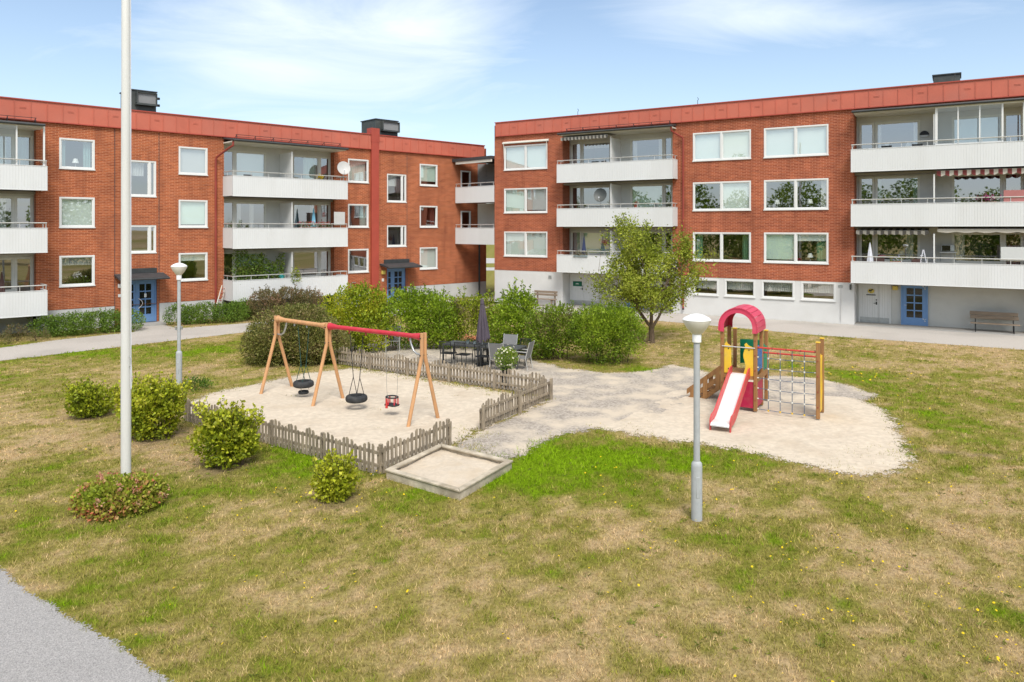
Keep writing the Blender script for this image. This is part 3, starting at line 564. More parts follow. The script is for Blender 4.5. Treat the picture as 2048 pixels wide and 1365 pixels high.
def window(B, s0, s1, z0, z1, y=0.0, mull=(), fm='white_paint', blind=None, curt=None, sill=True, name='window', label=None, glass='glass', floor=False, tilt=None):
    """frame (the part) with sill, panes, blinds and curtains as sub-parts"""
    f = MB(); w = 0.075; a, b = y - 0.02, y + 0.09
    f.box(s0, s0 + w, a, b, z0, z1); f.box(s1 - w, s1, a, b, z0, z1); f.box(s0 + w, s1 - w, a, b, z1 - w, z1); f.box(s0 + w, s1 - w, a, b, z0, z0 + w)
    edges = [s0 + w] + [e for m_ in mull for e in (m_ - 0.05, m_ + 0.05)] + [s1 - w]
    for m_ in mull: f.box(m_ - 0.05, m_ + 0.05, a, b, z0 + w, z1 - w)
    lights = [(edges[i], edges[i + 1]) for i in range(0, len(edges), 2)]
    g = MB(); r = 0.035
    for i, (p, q) in enumerate(lights):
        c, d = z0 + w, z1 - w; y0, y1 = y + 0.015, y + 0.05
        if tilt is not None and tilt == i:             # a sash swung out at its foot
            T = Matrix.Translation((0, y - 0.0, d)) @ Matrix.Rotation(math.radians(2.2), 4, 'X') @ Matrix.Translation((0, -y, -d))
        else: T = None
        f.box(p, p + r, y0, y1, c, d, T); f.box(q - r, q, y0, y1, c, d, T); f.box(p + r, q - r, y0, y1, d - r, d, T); f.box(p + r, q - r, y0, y1, c, c + r, T)
        g.add([(p + r, y + .033, c + r), (q - r, y + .033, c + r), (q - r, y + .033, d - r), (p + r, y + .033, d - r)], [(0, 1, 2, 3)], T)
    o = f.build(name, fm, B, smooth=False)
    if label: o['label'] = label
    g.build('pane', glass, o, smooth=False)
    if sill: MB().box(s0 - 0.02, s1 + 0.02, y - 0.06, y - 0.021, z0 - 0.03, z0 + 0.02).build('sill', fm, o, smooth=False)
    if blind:                                          # list of (light, fraction hanging down, material)
        for i, fr, mt in blind:
            p, q = lights[i]; d = z1 - w - .02
            MB().quad((p + .01, y + .13, d - fr * (d - z0 - w)), (q - .01, y + .13, d - fr * (d - z0 - w)), (q - .01, y + .13, d), (p + .01, y + .13, d)).build('blind', mt, o, smooth=False)
    if curt:                                           # list of (fraction from, fraction to, fraction of height, material)
        for c0, c1, fr, mt in curt:
            d = z1 - w
            drape(s0 + w + c0 * (s1 - s0 - 2 * w), s0 + w + c1 * (s1 - s0 - 2 * w), d - fr * (d - z0 - w), d, y + .22).build('curtain', mt, o)
    return o
def glazed_door(B, s0, s1, z0, z1, y, fm='cream_paint', curt=None):
    f = MB(); w = 0.085; a, b = y - 0.02, y + 0.07
    f.box(s0, s0 + w, a, b, z0, z1); f.box(s1 - w, s1, a, b, z0, z1); f.box(s0 + w, s1 - w, a, b, z1 - w, z1); f.box(s0 + w, s1 - w, a, b, z0, z0 + 0.22)
    r = .03; f.box(s0 + w, s0 + w + r, y + .01, y + .05, z0 + .22, z1 - w); f.box(s1 - w - r, s1 - w, y + .01, y + .05, z0 + .22, z1 - w)
    o = f.build('balcony_door', fm, B, smooth=False)
    MB().quad((s0 + w, y + .03, z0 + .22), (s1 - w, y + .03, z0 + .22), (s1 - w, y + .03, z1 - w), (s0 + w, y + .03, z1 - w)).build('pane', 'glass', o, smooth=False)
    h = MB().tube([(s0 + .05, y - .03, z0 + 1.0), (s0 + .05, y - .06, z0 + 1.0), (s0 + .16, y - .06, z0 + 1.0)], .011, 6); h.build('handle', 'alu', o)
    if curt: drape(s0 + w, s1 - w, z0 + .25, z1 - w, y + .2).build('curtain', curt, o)
    return o
def balcony(B, s0, s1, zb, zt, zr, off, rec, ends=(True, True)):
    """white corrugated parapet on a slab; railing and slab are sub-parts"""
    p = MB(); y = -off
    def corr(a, b, fn):                                # ribbed sheet between a and b
        prof = []; n = max(1, int(round((b - a) / 0.105))); st = (b - a) / n
        for i in range(n): x = a + i * st; prof += [(x, 0), (x + st - .018, 0), (x + st - .015, .009), (x + st - .003, .009)]
        prof.append((b, 0))
        base = len(p.v)
        for x, d in prof: p.v.append(fn(x, d, zb)); p.v.append(fn(x, d, zt))
        p.f += [(base + 2 * i, base + 2 * i + 2, base + 2 * i + 3, base + 2 * i + 1) for i in range(len(prof) - 1)]
    corr(s0, s1, lambda x, d, z: (x, y + d, z))
    if ends[0]: corr(y + .02, 0.0, lambda x, d, z: (s0 + d, x, z))
    if ends[1]: corr(y + .02, 0.0, lambda x, d, z: (s1 - d, x, z))
    p.box(s0 + .02, s1 - .02, y + .03, y + .06, zb + .03, zt - .01)
    p.box(s0 - .005, s1 + .005, y - .012, y + .07, zt, zt + .025); p.box(s0 - .005, s1 + .005, y - .012, y + .03, zb - .025, zb)
    for k, e in enumerate(ends):
        if e:
            x = s0 if k == 0 else s1 - .05
            p.box(x - .005, x + .055, y + .07, 0.0 - .002, zt, zt + .025); p.box(x + .01, x + .04, y + .07, -.002, zb + .03, zt - .001)
    o = p.build('balcony', 'white_sheet', B, smooth=False)
    MB().box(s0 + .07, s1 - .07, y + .07, rec - .004, zb + .02, zb + .17).build('slab', 'concrete', o, smooth=False)
    r = MB(); pts = []
    if ends[0]: pts.append((s0 + .03, -.01, zr))
    pts += [(s0 + .03, y + .03, zr), (s1 - .03, y + .03, zr)]
    if ends[1]: pts.append((s1 - .03, -.01, zr))
    for a, b in zip(pts, pts[1:]): r.tube([a, b], .026, 6)
    k = max(2, int((s1 - s0) / 0.95))
    for i in range(k + 1):
        x = s0 + .05 + (s1 - s0 - .1) * i / k; r.tube([(x, y + .035, zt), (x, y + .035, zr)], .016, 6)
    for e, x in zip(ends, (s0 + .03, s1 - .03)):
        if e: r.tube([(x, y * .4, zt), (x, y * .4, zr)], .016, 6)
    r.build('railing', 'alu', o)
    return o
def partition(B, s, y0, y1, z0, z1):
    m = MB().box(s - .02, s + .02, y0, y1, z0, z1); o = m.build('balcony_partition', 'white_board', B, smooth=False)
    MB().box(s - .03, s + .03, y0 - .05, y0 - .002, z0 - .1, z1 + .04).build('post', 'white_paint', o, smooth=False)
def bay_roof(B, s0, s1, z, off, depth, guard=True, up=0.22):
    m = MB(); y = -off
    m.prism([(y, z), (y, z + .06), (0.0, z + up + .04), (0.0, z + up - .04)], s0, s1, 'x')
    o = m.build('bay_roof', 'roof_felt', B, smooth=False)
    MB().box(s0 + .02, s1 - .02, y + .06, depth, z - .07, z - .01).build('soffit', 'cream_paint', o, smooth=False)
    MB().tube([(s0 - .05, y - .05, z + .02), (s1 + .05, y - .05, z + .02)], .06, 8).build('gutter', 'dark_metal', o)
    if guard:
        g = MB()
        for h in (.16, .27): g.tube([(s0 + .3, y + .35, z + .08 + h), (s1 - .2, y + .35, z + .08 + h)], .013, 5)
        n = int((s1 - s0) / 1.0)
        for i in range(n + 1):
            x = s0 + .35 + (s1 - s0 - .6) * i / n; g.tube([(x, y + .35, z + .1), (x, y + .35, z + .36)], .016, 5); g.tube([(x, y + .35, z + .34), (x, y + .7, z + .14)], .012, 5)
        g.build('snow_guard', 'black', o)
def fascia(B, s0, s1, z0, z1, skip=(), ph=0.3):
    sm = v = MB().box(s0, s1, -.10, .30, z0, z1); x = s0 + ph; k = 0
    while x < s1 - .05:
        sm.box(x - .012, x + .012, -.125, -.101, z0 + .03, z1 - .06)
        if k % 3 == 1: v.box(x + .20, x + .44, -.112, -.101, z1 - .34, z1 - .31); v.box(x + .20, x + .44, -.112, -.101, z1 - .39, z1 - .36)
        x += .62; k += 1
    o = sm.build('fascia', 'fascia_red', B, smooth=False)
    MB().box(s0 - .03, s1 + .03, -.15, .34, z1, z1 + .05).build('coping', 'trim_red', o, smooth=False)
    MB().box(s0 - .02, s1 + .02, -.13, -.005, z0 - .045, z0 - .002).build('drip_edge', 'trim_red', o, smooth=False)
def interior(B, s0, s1, floors, top, walls, depth=5.5, y0=0.16):
    m = MB()
    for z in floors + [top]: m.box(s0, s1, y0 + .85, depth, z - .12, z)
    for z in floors: m.box(s0, s1, y0, y0 + .849, z - .11, z - .001)
    m.box(s0, s1, depth + .002, depth + .1, floors[0] - .1, top)
    for x in walls: m.box(x - .06, x + .06, y0 + 1.0, depth, floors[0], top - .13)
    m.build('interior', 'interior', B, smooth=False)
def roof_deck(B, s0, s1, z, y1=11.0, z0=0.0, mat='brick_left', gable='render_grey'):
    MB().box(s0 + .01, s1 - .01, .31, y1 - .01, z - .25, z - .1).build('roof', 'roof_felt', B, smooth=False)
    m = MB(); m.quad((s0, y1, z0), (s1, y1, z0), (s1, y1, z), (s0, y1, z)); m.quad((s0, 0.002, z0), (s0, 0.002, z), (s0, y1, z), (s0, y1, z0)); m.quad((s1, 0.002, z0), (s1, y1, z0), (s1, y1, z), (s1, 0.002, z))
    m.build('rear_wall', mat, B, smooth=False)
def entrance(B, s0, s1, z0, z1, y, side=None):
    """blue glazed entrance door; side = start of the narrow fixed leaf"""
    fr = MB(); a = side if side is not None else s0
    fr.box(a - .07, a - .001, y - .03, y + .08, z0, z1 + .07); fr.box(s1 + .001, s1 + .07, y - .03, y + .08, z0, z1 + .07); fr.box(a, s1, y - .03, y + .08, z1, z1 + .07)
    o = fr.build('entrance_door', 'blue_door', B, smooth=False)
    def leaf(p, q, cols):
        m = MB(); g = MB(); st = .14 if cols > 1 else .07; rows = 4; zb = z0 + .36; zt = z1 - .15
        m.box(p, p + st, y, y + .05, z0, z1); m.box(q - st, q, y, y + .05, z0, z1); m.box(p + st, q - st, y, y + .05, z0, zb); m.box(p + st, q - st, y, y + .05, zt, z1)
        w = (q - p - 2 * st); h = (zt - zb) / rows
        for c in range(cols):
            for r in range(rows):
                x0 = p + st + w * c / cols; x1 = p + st + w * (c + 1) / cols; u0 = zb + h * r; u1 = u0 + h; e = .028
                m.box(x0, x0 + e, y + .004, y + .046, u0, u1); m.box(x1 - e, x1, y + .004, y + .046, u0, u1); m.box(x0 + e, x1 - e, y + .004, y + .046, u0, u0 + e); m.box(x0 + e, x1 - e, y + .004, y + .046, u1 - e, u1)
                g.quad((x0 + e, y + .03, u0 + e), (x1 - e, y + .03, u0 + e), (x1 - e, y + .03, u1 - e), (x0 + e, y + .03, u1 - e))
        m.build('leaf', 'blue_door', o, smooth=False); g.build('pane', 'door_glass', o, smooth=False)
    leaf(s0, s1, 2)
    if side is not None: leaf(side, s0 - .01, 1)
    return o
def canopy(B, s0, s1, zf, zb, off):
    m = MB().prism([(-off, zf), (-off, zf + .09), (-.005, zb + .06), (-.005, zb - .05)], s0, s1, 'x')
    o = m.build('canopy', 'roof_felt', B, smooth=False)
    MB().box(s0 + .3, s1 - .3, -.04, -.006, zb + .065, zb + .30).build('flashing', 'dark_metal', o, smooth=False)
    MB().tube([(s0, -off - .05, zf + .03), (s1, -off - .05, zf + .03)], .05, 8).build('gutter', 'dark_metal', o)
def vent_box(B, s0, s1, y0, y1, z0, z1, grille=True):
    o = MB().box(s0, s1, y0, y1, z0, z1).build('roof_vent', 'vent_dark', B, bevel=.02, smooth=False)
    MB().box(s0 - .05, s1 + .05, y0 - .05, y1 + .05, z1 + .001, z1 + .06).build('cap', 'dark_metal', o, smooth=False)
    if grille:
        m = MB(); a = s0 + .22 * (s1 - s0); b = s1 - .03
        m.box(a, b, y0 - .30, y0 - .27, z1 - .72, z1 - .66); m.box(a, a + .05, y0 - .3, y0 - .002, z1 - .66, z1 - .12); m.box(b - .05, b, y0 - .3, y0 - .002, z1 - .66, z1 - .12)
        m.box(a, b, y0 - .3, y0 - .002, z1 - .12, z1 - .08); m.box(a - .03, b, y0 - .3, y0 - .002, z1 - .76, z1 - .721)
        m.build('hood', 'vent_dark', o, smooth=False)
        MB().box(a + .051, b - .051, y0 - .20, y0 - .18, z1 - .655, z1 - .125).build('grille', 'screen_grey', o, smooth=False)
        p = MB()
        for q in (.25, .62): p.tube([(s1 + .001, y0 + .3, z1 - q), (s1 + .26, y0 + .3, z1 - q)], .07, 8)
        p.build('duct', 'black', o)
# ---- left house ----
BL = thing('apartment_building', 'long red brick block with blue doors under small dark porch roofs, left of the gap', 'apartment block', (FL.o[0], FL.o[1], 0), FL.rz, 'red brick blocks of flats')
def build_left():
    B = BL; s0, s1 = -6.0, 28.05
    fl = [(0.95, 2.00, 2.24, 3.44), (3.69, 4.73, 4.97, 6.17), (6.41, 7.44, 7.69, 8.92)]    # parapet foot, top, rail, head of the bay windows
    sill = [(2.05, 3.47), (4.77, 6.18), (7.48, 8.89)]
    bays = [(-5.2, 1.334), (9.758, 16.235)]
    rec = 0.43
    holes = [(a, b, 0.0, 9.42, rec) for a, b in bays]
    for a, b in ((2.235, 3.679), (7.464, 8.897), (17.138, 18.549), (22.371, 23.787)):
        holes += [(a, b, c, d) for c, d in sill]
    stair = [(5.162, 6.40, 6.29, 8.06), (5.162, 6.40, 3.52, 4.88), (19.885, 21.334, 6.36, 8.13), (19.885, 21.334, 3.56, 4.90)]
    holes += stair + [(4.90, 6.45, 0.0, 2.24, .2), (19.885, 21.32, 0.0, 2.24, .2), (25.78, 26.59, 3.87, 5.86), (25.78, 26.59, 6.61, 8.60)]
    w = MB(); brick_bot = 1.0
    grid_wall(w, s0, s1, brick_bot, 9.60, holes)
    for a, b in ((4.538, 6.53), (18.70, 21.384)):      # brick of the two stair bays runs down to the ground
        grid_wall(w, a, b, 0.0, brick_bot, [h for h in holes if h[2] == 0.0])
    w.build('wall', 'brick_left', B, smooth=False)
    for a, b in ((1.334, 4.538), (6.53, 9.758), (16.235, 18.70), (21.384, s1)): MB().quad((a, .012, -.05), (b, .012, -.05), (b, .012, brick_bot - .001), (a, .012, brick_bot - .001)).build('plinth', 'render_plinth', B, smooth=False)
    for a, b in bays: MB().quad((a, rec + .25, -.05), (b, rec + .25, -.05), (b, rec + .25, .95), (a, rec + .25, .95)).build('plinth', 'render_plinth', B, smooth=False)
    for x in (4.538, 6.53, 21.384): MB().box(x - .015, x + .015, -.006, -.001, 0.05, 9.5).build('expansion_joint', 'roof_felt', B, smooth=False)
    # recessed bay walls with their windows
    back = MB(); bw = []
    for i, (zb, zt, zr, zh) in enumerate(fl):
        fz = zb + .17
        bw += [(9.80, 12.253, fz, zh), (13.822, 16.20, fz, zh), (-1.6, 1.31, fz, zh)]
    for a, b in bays:
        back = MB(); grid_wall(back, a, b, 0.9, 9.42, [h for h in bw if a - .1 < h[0] < b], rec, .1); back.build('bay_wall', 'render_grey', B, smooth=False)
    for i, (zb, zt, zr, zh) in enumerate(fl):
        fz = zb + .17; sz = fz + .78
        for a, b in ((10.50, 12.253), (13.822, 15.50), (-1.6, .58)): MB().box(a, b, rec, rec + .08, fz, sz).build('breast_wall', 'cream_paint', B, smooth=False)
        window(B, 10.50, 12.253, sz, zh, rec, fm='cream_paint', sill=False, blind=[(0, (.52, 0, .93)[i], ('blind_mint', 'blind_pale', 'blind_pale')[i])] if i != 1 else None, curt=[(.08, .22, 1, 'curtain_white'), (.52, .66, 1, 'curtain_white')] if i == 1 else None)
        glazed_door(B, 9.80, 10.495, fz, zh, rec)
        window(B, 13.822, 15.50, sz, zh, rec, fm='cream_paint', sill=False, curt=[(0, .2, 1, 'curtain_white'), (.75, .98, 1, 'curtain_white')] if i == 1 else ([(.45, 1, 1, 'blind_mint')] if i == 2 else None))
        glazed_door(B, 15.505, 16.20, fz, zh, rec)
        window(B, -1.6, .58, sz, zh, rec, fm='cream_paint', sill=False, curt=[(.7, .9, 1, 'curtain_white')] if i else None)
        glazed_door(B, .585, 1.30, fz, zh, rec, curt='curtain_teal' if i == 2 else None)
        balcony(B, 9.70, 16.38, zb, zt, zr, 1.3, rec); balcony(B, -5.3, 1.544, zb, zt, zr, 1.3, rec)
        partition(B, 13.08, -1.0, rec, fz + .02, zh - (.05 if i < 2 else .02))
    bay_roof(B, 9.70, 16.33, 9.27, 1.3, rec); bay_roof(B, -5.3, 1.40, 9.22, 1.3, rec)
    # flush windows
    cw = {('A', 2): dict(curt=[(0, .16, 1, 'curtain_teal'), (.72, .95, 1, 'curtain_teal')]), ('A', 1): dict(blind=[(0, 1, 'blind_pale')]), ('A', 0): dict(curt=[(0, 1, .30, 'curtain_white')]),
          ('B', 2): dict(blind=[(0, 1, 'blind_grey')]), ('B', 1): dict(blind=[(0, .93, 'blind_mint')]), ('B', 0): dict(blind=[(0, .25, 'blind_pale')]),
          ('C', 2): dict(curt=[(0, 1, 1, 'curtain_white')]), ('C', 1): dict(curt=[(.68, 1, 1, 'curtain_teal')]), ('C', 0): {},
          ('D', 2): dict(blind=[(0, .82, 'blind_mint')]), ('D', 1): dict(curt=[(.7, 1, 1, 'curtain_red')], tilt=0), ('D', 0): dict(blind=[(0, 1, 'blind_pale')])}
    for nm, a, b in (('A', 2.235, 3.679), ('B', 7.464, 8.897), ('C', 17.138, 18.549), ('D', 22.371, 23.787)):
        for i, (c, d) in enumerate(sill): window(B, a, b, c, d, **cw[(nm, i)])
    for a, b, c, d in stair: window(B, a, b, c, d, .03, mull=(b - .30,), name='stair_window', curt=[(0, .62, .42, 'blind_grey')] if d > 6 else None)
    entrance(B, 5.50, 6.37, .10, 2.16, .12, side=4.98); entrance(B, 20.35, 21.24, .10, 2.16, .12, side=19.96)
    canopy(B, 4.50, 6.72, 2.27, 2.47, .95); canopy(B, 19.35, 21.85, 2.27, 2.47, .95)
    for x in (4.7, 19.7): MB().box(x, x + 1.9, -.9, -.002, -.05, .09).build('doorstep', 'concrete', B, smooth=False)
    fascia(B, s0, 27.80, 9.58, 10.44)
    roof_deck(B, s0, s1, 10.3, mat='brick_left')
    o = MB().box(18.69, 19.21, -.16, .02, 0.05, 10.0).box(18.66, 19.24, -.17, .36, 10.001, 10.86).build('fire_wall_cover', 'trim_red', B, smooth=False)
    MB().prism([(.4, 10.3), (3.2, 10.95), (6.5, 10.3)], 15.6, 18.9, 'x').build('roof_ridge', 'roof_felt', B, smooth=False)
    vent_box(B, 5.97, 7.30, 3.0, 4.6, 10.2, 11.98); vent_box(B, 20.95, 22.7, 3.0, 4.8, 10.2, 11.95)
    # red rainwater pipe beside the bay, dark pipe at the far corner
    m = MB().tube([(9.73, -1.3, 9.22), (9.73, -1.28, 9.0), (9.60, -.95, 8.85), (9.33, -.12, 8.45), (9.30, -.08, 8.3), (9.30, -.08, .35)], .055, 8)
    m.build('downpipe', 'pipe_red', B)
    MB().tube([(27.35, -.08, 3.6), (27.35, -.08, .0)], .06, 8).build('downpipe', 'dark_metal', B)
    MB().box(4.66, 4.83, -.12, -.002, 1.86, 2.05).build('wall_lamp', 'lamp_white', B, bevel=.02); MB().box(4.68, 4.84, -.02, -.002, 1.42, 1.56).build('number_plate', 'white_paint', B, smooth=False)
    MB().box(19.45, 19.72, -.12, -.002, 1.86, 2.10).build('wall_lamp', 'sign_yellow', B, bevel=.02); MB().box(19.5, 19.66, -.02, -.002, 1.42, 1.60).build('number_plate', 'white_paint', B, smooth=False)
    MB().tube([(17.3, -.02, 1.1), (17.3, -.06, 1.42), (17.45, -.07, 1.47), (17.62, -.07, 1.46)], .02, 6).build('vent_pipe', 'galv', B)
    interior(B, s0 + .1, s1 - .1, [.95, 3.68, 6.39], 9.2, (4.6, 6.6, 9.6, 13.05, 16.4, 19.5, 21.5, -2.0, 1.5))
build_left()

# ---- right house ----
BR = thing('apartment_building', 'red brick block over a pale grey basement storey with a row of low windows', 'apartment block', (FR.o[0], FR.o[1], 0), FR.rz, 'red brick blocks of flats')
def build_right():
    B = BR; s0, s1 = 0.04, 36.0; rec = 0.95; off = 0.8
    fl = [(2.13, 3.13, 3.38, 4.54), (4.84, 5.87, 6.10, 7.27), (7.45, 8.50, 8.735, 9.955)]
    sill = [(2.95, 4.51), (5.68, 7.23), (8.39, 9.93)]
    bays = [(4.944, 11.83), (21.025, 28.30)]
    holes = [(a, b, 0.0, 10.42, rec) for a, b in bays]
    for a, b in ((.776, 3.902), (12.987, 16.087), (16.748, 19.855), (29.5, 32.6)): holes += [(a, b, c, d) for c, d in sill]
    low = [(13.015, 14.382, 1.09, 1.98), (14.70, 16.30, 1.09, 2.0), (16.617, 18.25, 1.09, 2.02), (18.564, 20.19, 1.10, 2.03)]
    bb = 2.06
    w = MB(); grid_wall(w, s0, s1, bb, 10.56, holes); w.build('wall', 'brick_right', B, smooth=False)
    p = MB(); grid_wall(p, s0, s1, -.05, bb - .001, [(a, b, -.1, 3, rec) for a, b in bays] + low, .015)
    p.build('basement_wall', 'render_base', B, smooth=False)
    back = MB(); bw = []
    for zb, zt, zr, zh in fl:
        fz = zb + .17; bw += [(5.00, 7.70, fz, zh), (8.95, 11.55, fz, zh), (21.12, 23.80, fz, zh), (25.10, 27.90, fz, zh)]
    for a, b in bays:
        back = MB(); grid_wall(back, a, b, -.05, 10.42, [h for h in bw if a - .1 < h[0] < b], rec, .1); back.build('bay_wall', 'render_grey', B, smooth=False)
    for i, (zb, zt, zr, zh) in enumerate(fl):
        fz = zb + .17; sz = fz + .80
        for a, b in ((5.78, 7.70), (8.95, 10.98), (21.86, 23.80), (25.10, 27.10)): MB().box(a, b, rec, rec + .08, fz, sz).build('breast_wall', 'cream_paint', B, smooth=False)
        window(B, 5.78, 7.70, sz, zh, rec, fm='cream_paint', sill=False, blind=[(0, 1, 'blind_mint')] if i == 0 else None, curt=[(0, 1, .22, 'curtain_white')] if i == 2 else None)
        glazed_door(B, 5.03, 5.76, fz, zh, rec, curt='blind_grey' if i != 1 else None)
        window(B, 8.95, 10.98, sz, zh, rec, fm='cream_paint', sill=False, blind=[(0, 1, 'blind_mint')] if i == 1 else None, curt=[(0, .13, 1, 'curtain_white'), (.84, .98, 1, 'curtain_white')] if i == 2 else None)
        glazed_door(B, 10.99, 11.52, fz, zh, rec)
        window(B, 21.86, 23.80, sz, zh, rec, fm='cream_paint', sill=False, curt=[(.70, .88, 1, 'curtain_white')] if i == 0 else [(0, .10, 1, ('curtain_teal', 'curtain_white')[i - 1]), (.88, 1, 1, ('curtain_teal', 'curtain_white')[i - 1])])
        glazed_door(B, 21.14, 21.84, fz, zh, rec, curt='cloth_brown' if i == 0 else None)
        window(B, 25.10, 27.10, sz, zh, rec, fm='cream_paint', sill=False, blind=[(0, 1, 'blind_grey')] if i == 2 else None, curt=[(0, .24, 1, 'curtain_white')] if i == 0 else None)
        glazed_door(B, 27.11, 27.88, fz, zh, rec, curt=('curtain_red', 'curtain_red', None)[i])
        balcony(B, 4.97, 12.12, zb, zt, zr, off, rec); balcony(B, 20.96, 28.4, zb, zt, zr, off, rec)
        partition(B, 8.33, -.45, rec, fz + .02, zh); partition(B, 24.42, -.60, rec, fz + .02, zh - (.03 if i == 2 else .1))
    bay_roof(B, 5.1, 12.06, 10.30, off, rec, up=.16); bay_roof(B, 21.05, 28.5, 10.30, off, rec, guard=False, up=.16)
    pal = {('E', 2): dict(blind=[(0, 1, 'blind_pale'), (1, 1, 'blind_pale')]), ('E', 1): dict(blind=[(0, 1, 'blind_mint'), (1, .92, 'blind_grey')]), ('E', 0): dict(blind=[(0, 1, 'blind_pale'), (1, 1, 'blind_pale')], tilt=1),
           ('F', 2): dict(blind=[(0, 1, 'blind_pale'), (1, 1, 'blind_pale')], tilt=1), ('F', 1): dict(blind=[(1, 1, 'blind_pale')]), ('F', 0): dict(curt=[(0, .14, 1, 'curtain_green'), (.86, .98, 1, 'curtain_green')]),
           ('G', 2): dict(blind=[(0, 1, 'blind_pale'), (1, 1, 'blind_pale')]), ('G', 1): dict(curt=[(.90, 1, 1, 'curtain_white')]), ('G', 0): dict(blind=[(0, .93, 'blind_mint'), (1, .24, 'blind_pale')], curt=[(.83, .99, 1, 'curtain_green')])}
    for nm, a, b in (('E', .776, 3.902), ('F', 12.987, 16.087), ('G', 16.748, 19.855)):
        for i, (c, d) in enumerate(sill): window(B, a, b, c, d, mull=((a + b) / 2,), **pal[(nm, i)])
    for c, d in sill: window(B, 29.5, 32.6, c, d, mull=(31.05,))
    for a, b, c, d in low: window(B, a, b, c, d, .015, name='basement_window', curt=[(0, 1, .62, 'curtain_white')])
    MB().prism([(-.14, 10.06), (-.14, 10.12), (-.004, 10.20), (-.004, 10.06)], .70, 4.0, 'x').build('awning_box', 'cream_paint', B, smooth=False)
    for x in (.80, 3.9): MB().tube([(x, -.12, 10.06), (x + .03, -.10, 9.1)], .016, 5).build('awning_arm', 'cream_paint', B)
    fascia(B, .16, s1, 10.60, 11.43, ph=.45)
    roof_deck(B, s0, s1, 11.3, mat='brick_right')
    vent_box(B, 24.3, 25.45, 3.0, 4.4, 11.2, 12.36, False)
    for x in (5.9, 13.2, 25.2):
        MB().tube([(x, .15, 11.48), (x, .15, 11.72), (x + .05, .15, 11.80), (x - .01, .15, 11.90)], .016, 5).build('roof_hook', 'dark_metal', B)
    MB().tube([(12.02, -.8, 10.28), (12.03, -.78, 10.05), (12.2, -.5, 9.9), (12.44, -.12, 9.72), (12.46, -.09, 9.55), (12.46, -.09, .32)], .05, 8).build('downpipe', 'pipe_red', B)
    MB().tube([(12.46, -.09, .319), (12.46, -.09, .24)], .056, 8).build('pipe_shoe', 'black', B)
    # ground floor doors inside the bays
    def boarded(s_0, split, s_1, z1, lab):
        m = MB(); y = rec - .03; x = s_0
        while x < s_1 - .01:
            e = min(x + .11, s_1)
            for p_, q_ in (((x, min(e, split)), (max(x, split + .012), e))): 
                if q_ - p_ > .02: m.box(p_, q_ - .008, y, y + .028, .32, z1)
            x += .11
        o = m.build('storeroom_door', 'white_paint', B, smooth=False)
        f = MB().box(s_0 - .07, s_0 - .005, y - .03, y + .028, 0, z1 + .07).box(s_1 + .005, s_1 + .07, y - .03, y + .028, 0, z1 + .07).box(s_0 - .005, s_1 + .005, y - .03, y + .028, z1, z1 + .07)
        f.build('frame', 'white_paint', o, smooth=False)
        MB().box(s_0, split - .005, y - .008, y + .028, .05, .32).box(split + .015, s_1, y - .008, y + .028, .05, .32).build('kick_plate', 'galv', o, smooth=False)
        h = MB().tube([(split - .10, y - .002, 1.02), (split - .10, y - .05, 1.02), (split - .22, y - .05, 1.02)], .013, 6).box(split - .13, split - .07, y - .012, y - .001, .95, 1.10).box(split - .13, split - .07, y - .012, y - .001, 1.16, 1.22)
        h.build('handle', 'dark_metal', o, smooth=False)
    boarded(5.04, 5.93, 6.85, 2.05, ''); boarded(21.19, 22.02, 22.48, 2.05, '')
    boarded(10.50, 11.0, 11.42, 2.02, '')
    entrance(B, 8.80, 9.75, .04, 2.02, rec - .09); entrance(B, 23.06, 24.06, .04, 2.02, rec - .09)
    MB().box(22.62, 22.86, rec - .13, rec - .003, 1.72, 1.92).build('wall_lamp', 'sign_yellow', B, bevel=.02)
    MB().box(3.98, 4.18, -.012, .013, 1.63, 1.83).build('vent_grille', 'galv', B, smooth=False); MB().box(20.30, 20.50, -.012, .013, 1.80, 1.93).build('vent_grille', 'galv', B, smooth=False)
    MB().tube([(20.42, -.02, 1.75), (20.42, -.02, .15)], .02, 6).build('conduit', 'render_plinth', B)
    MB().box(20.82, 20.90, -.10, .012, 1.72, 1.98).build('meter_box', 'vent_dark', B, smooth=False)
    for a, b in ((21.03, 28.2), (4.96, 11.8)): MB().box(a, b, -.2, rec - .02, -.05, .03).build('doorstep', 'concrete', B, smooth=False)
    e = MB()                                           # sliding glass screen of the top balcony
    y = -off + .10; za, zb_ = 8.53, 10.20
    for x, w_ in ((24.46, .10), (25.33, .05), (26.15, .05), (26.98, .07), (27.75, .05)): e.box(x, x + w_, y, y + .05, za, zb_)
    e.box(24.46, 28.3, y - .01, y + .06, zb_, zb_ + .09); e.box(24.56, 27.0, y, y + .05, za, za + .05)
    o = e.build('balcony_glazing', 'white_paint', B, smooth=False)
    g = MB()
    for a, b in ((24.56, 25.33), (25.38, 26.15), (26.20, 26.98)): g.quad((a, y + .02, za + .05), (b, y + .02, za + .05), (b, y + .02, zb_), (a, y + .02, zb_))
    g.build('pane', 'clear_glass', o, smooth=False)
    interior(B, s0 + .1, s1 - .1, [.06, 2.12, 4.83, 7.44], 10.1, (4.4, 8.3, 12.2, 16.4, 20.4, 24.5, 28.4))
build_right()
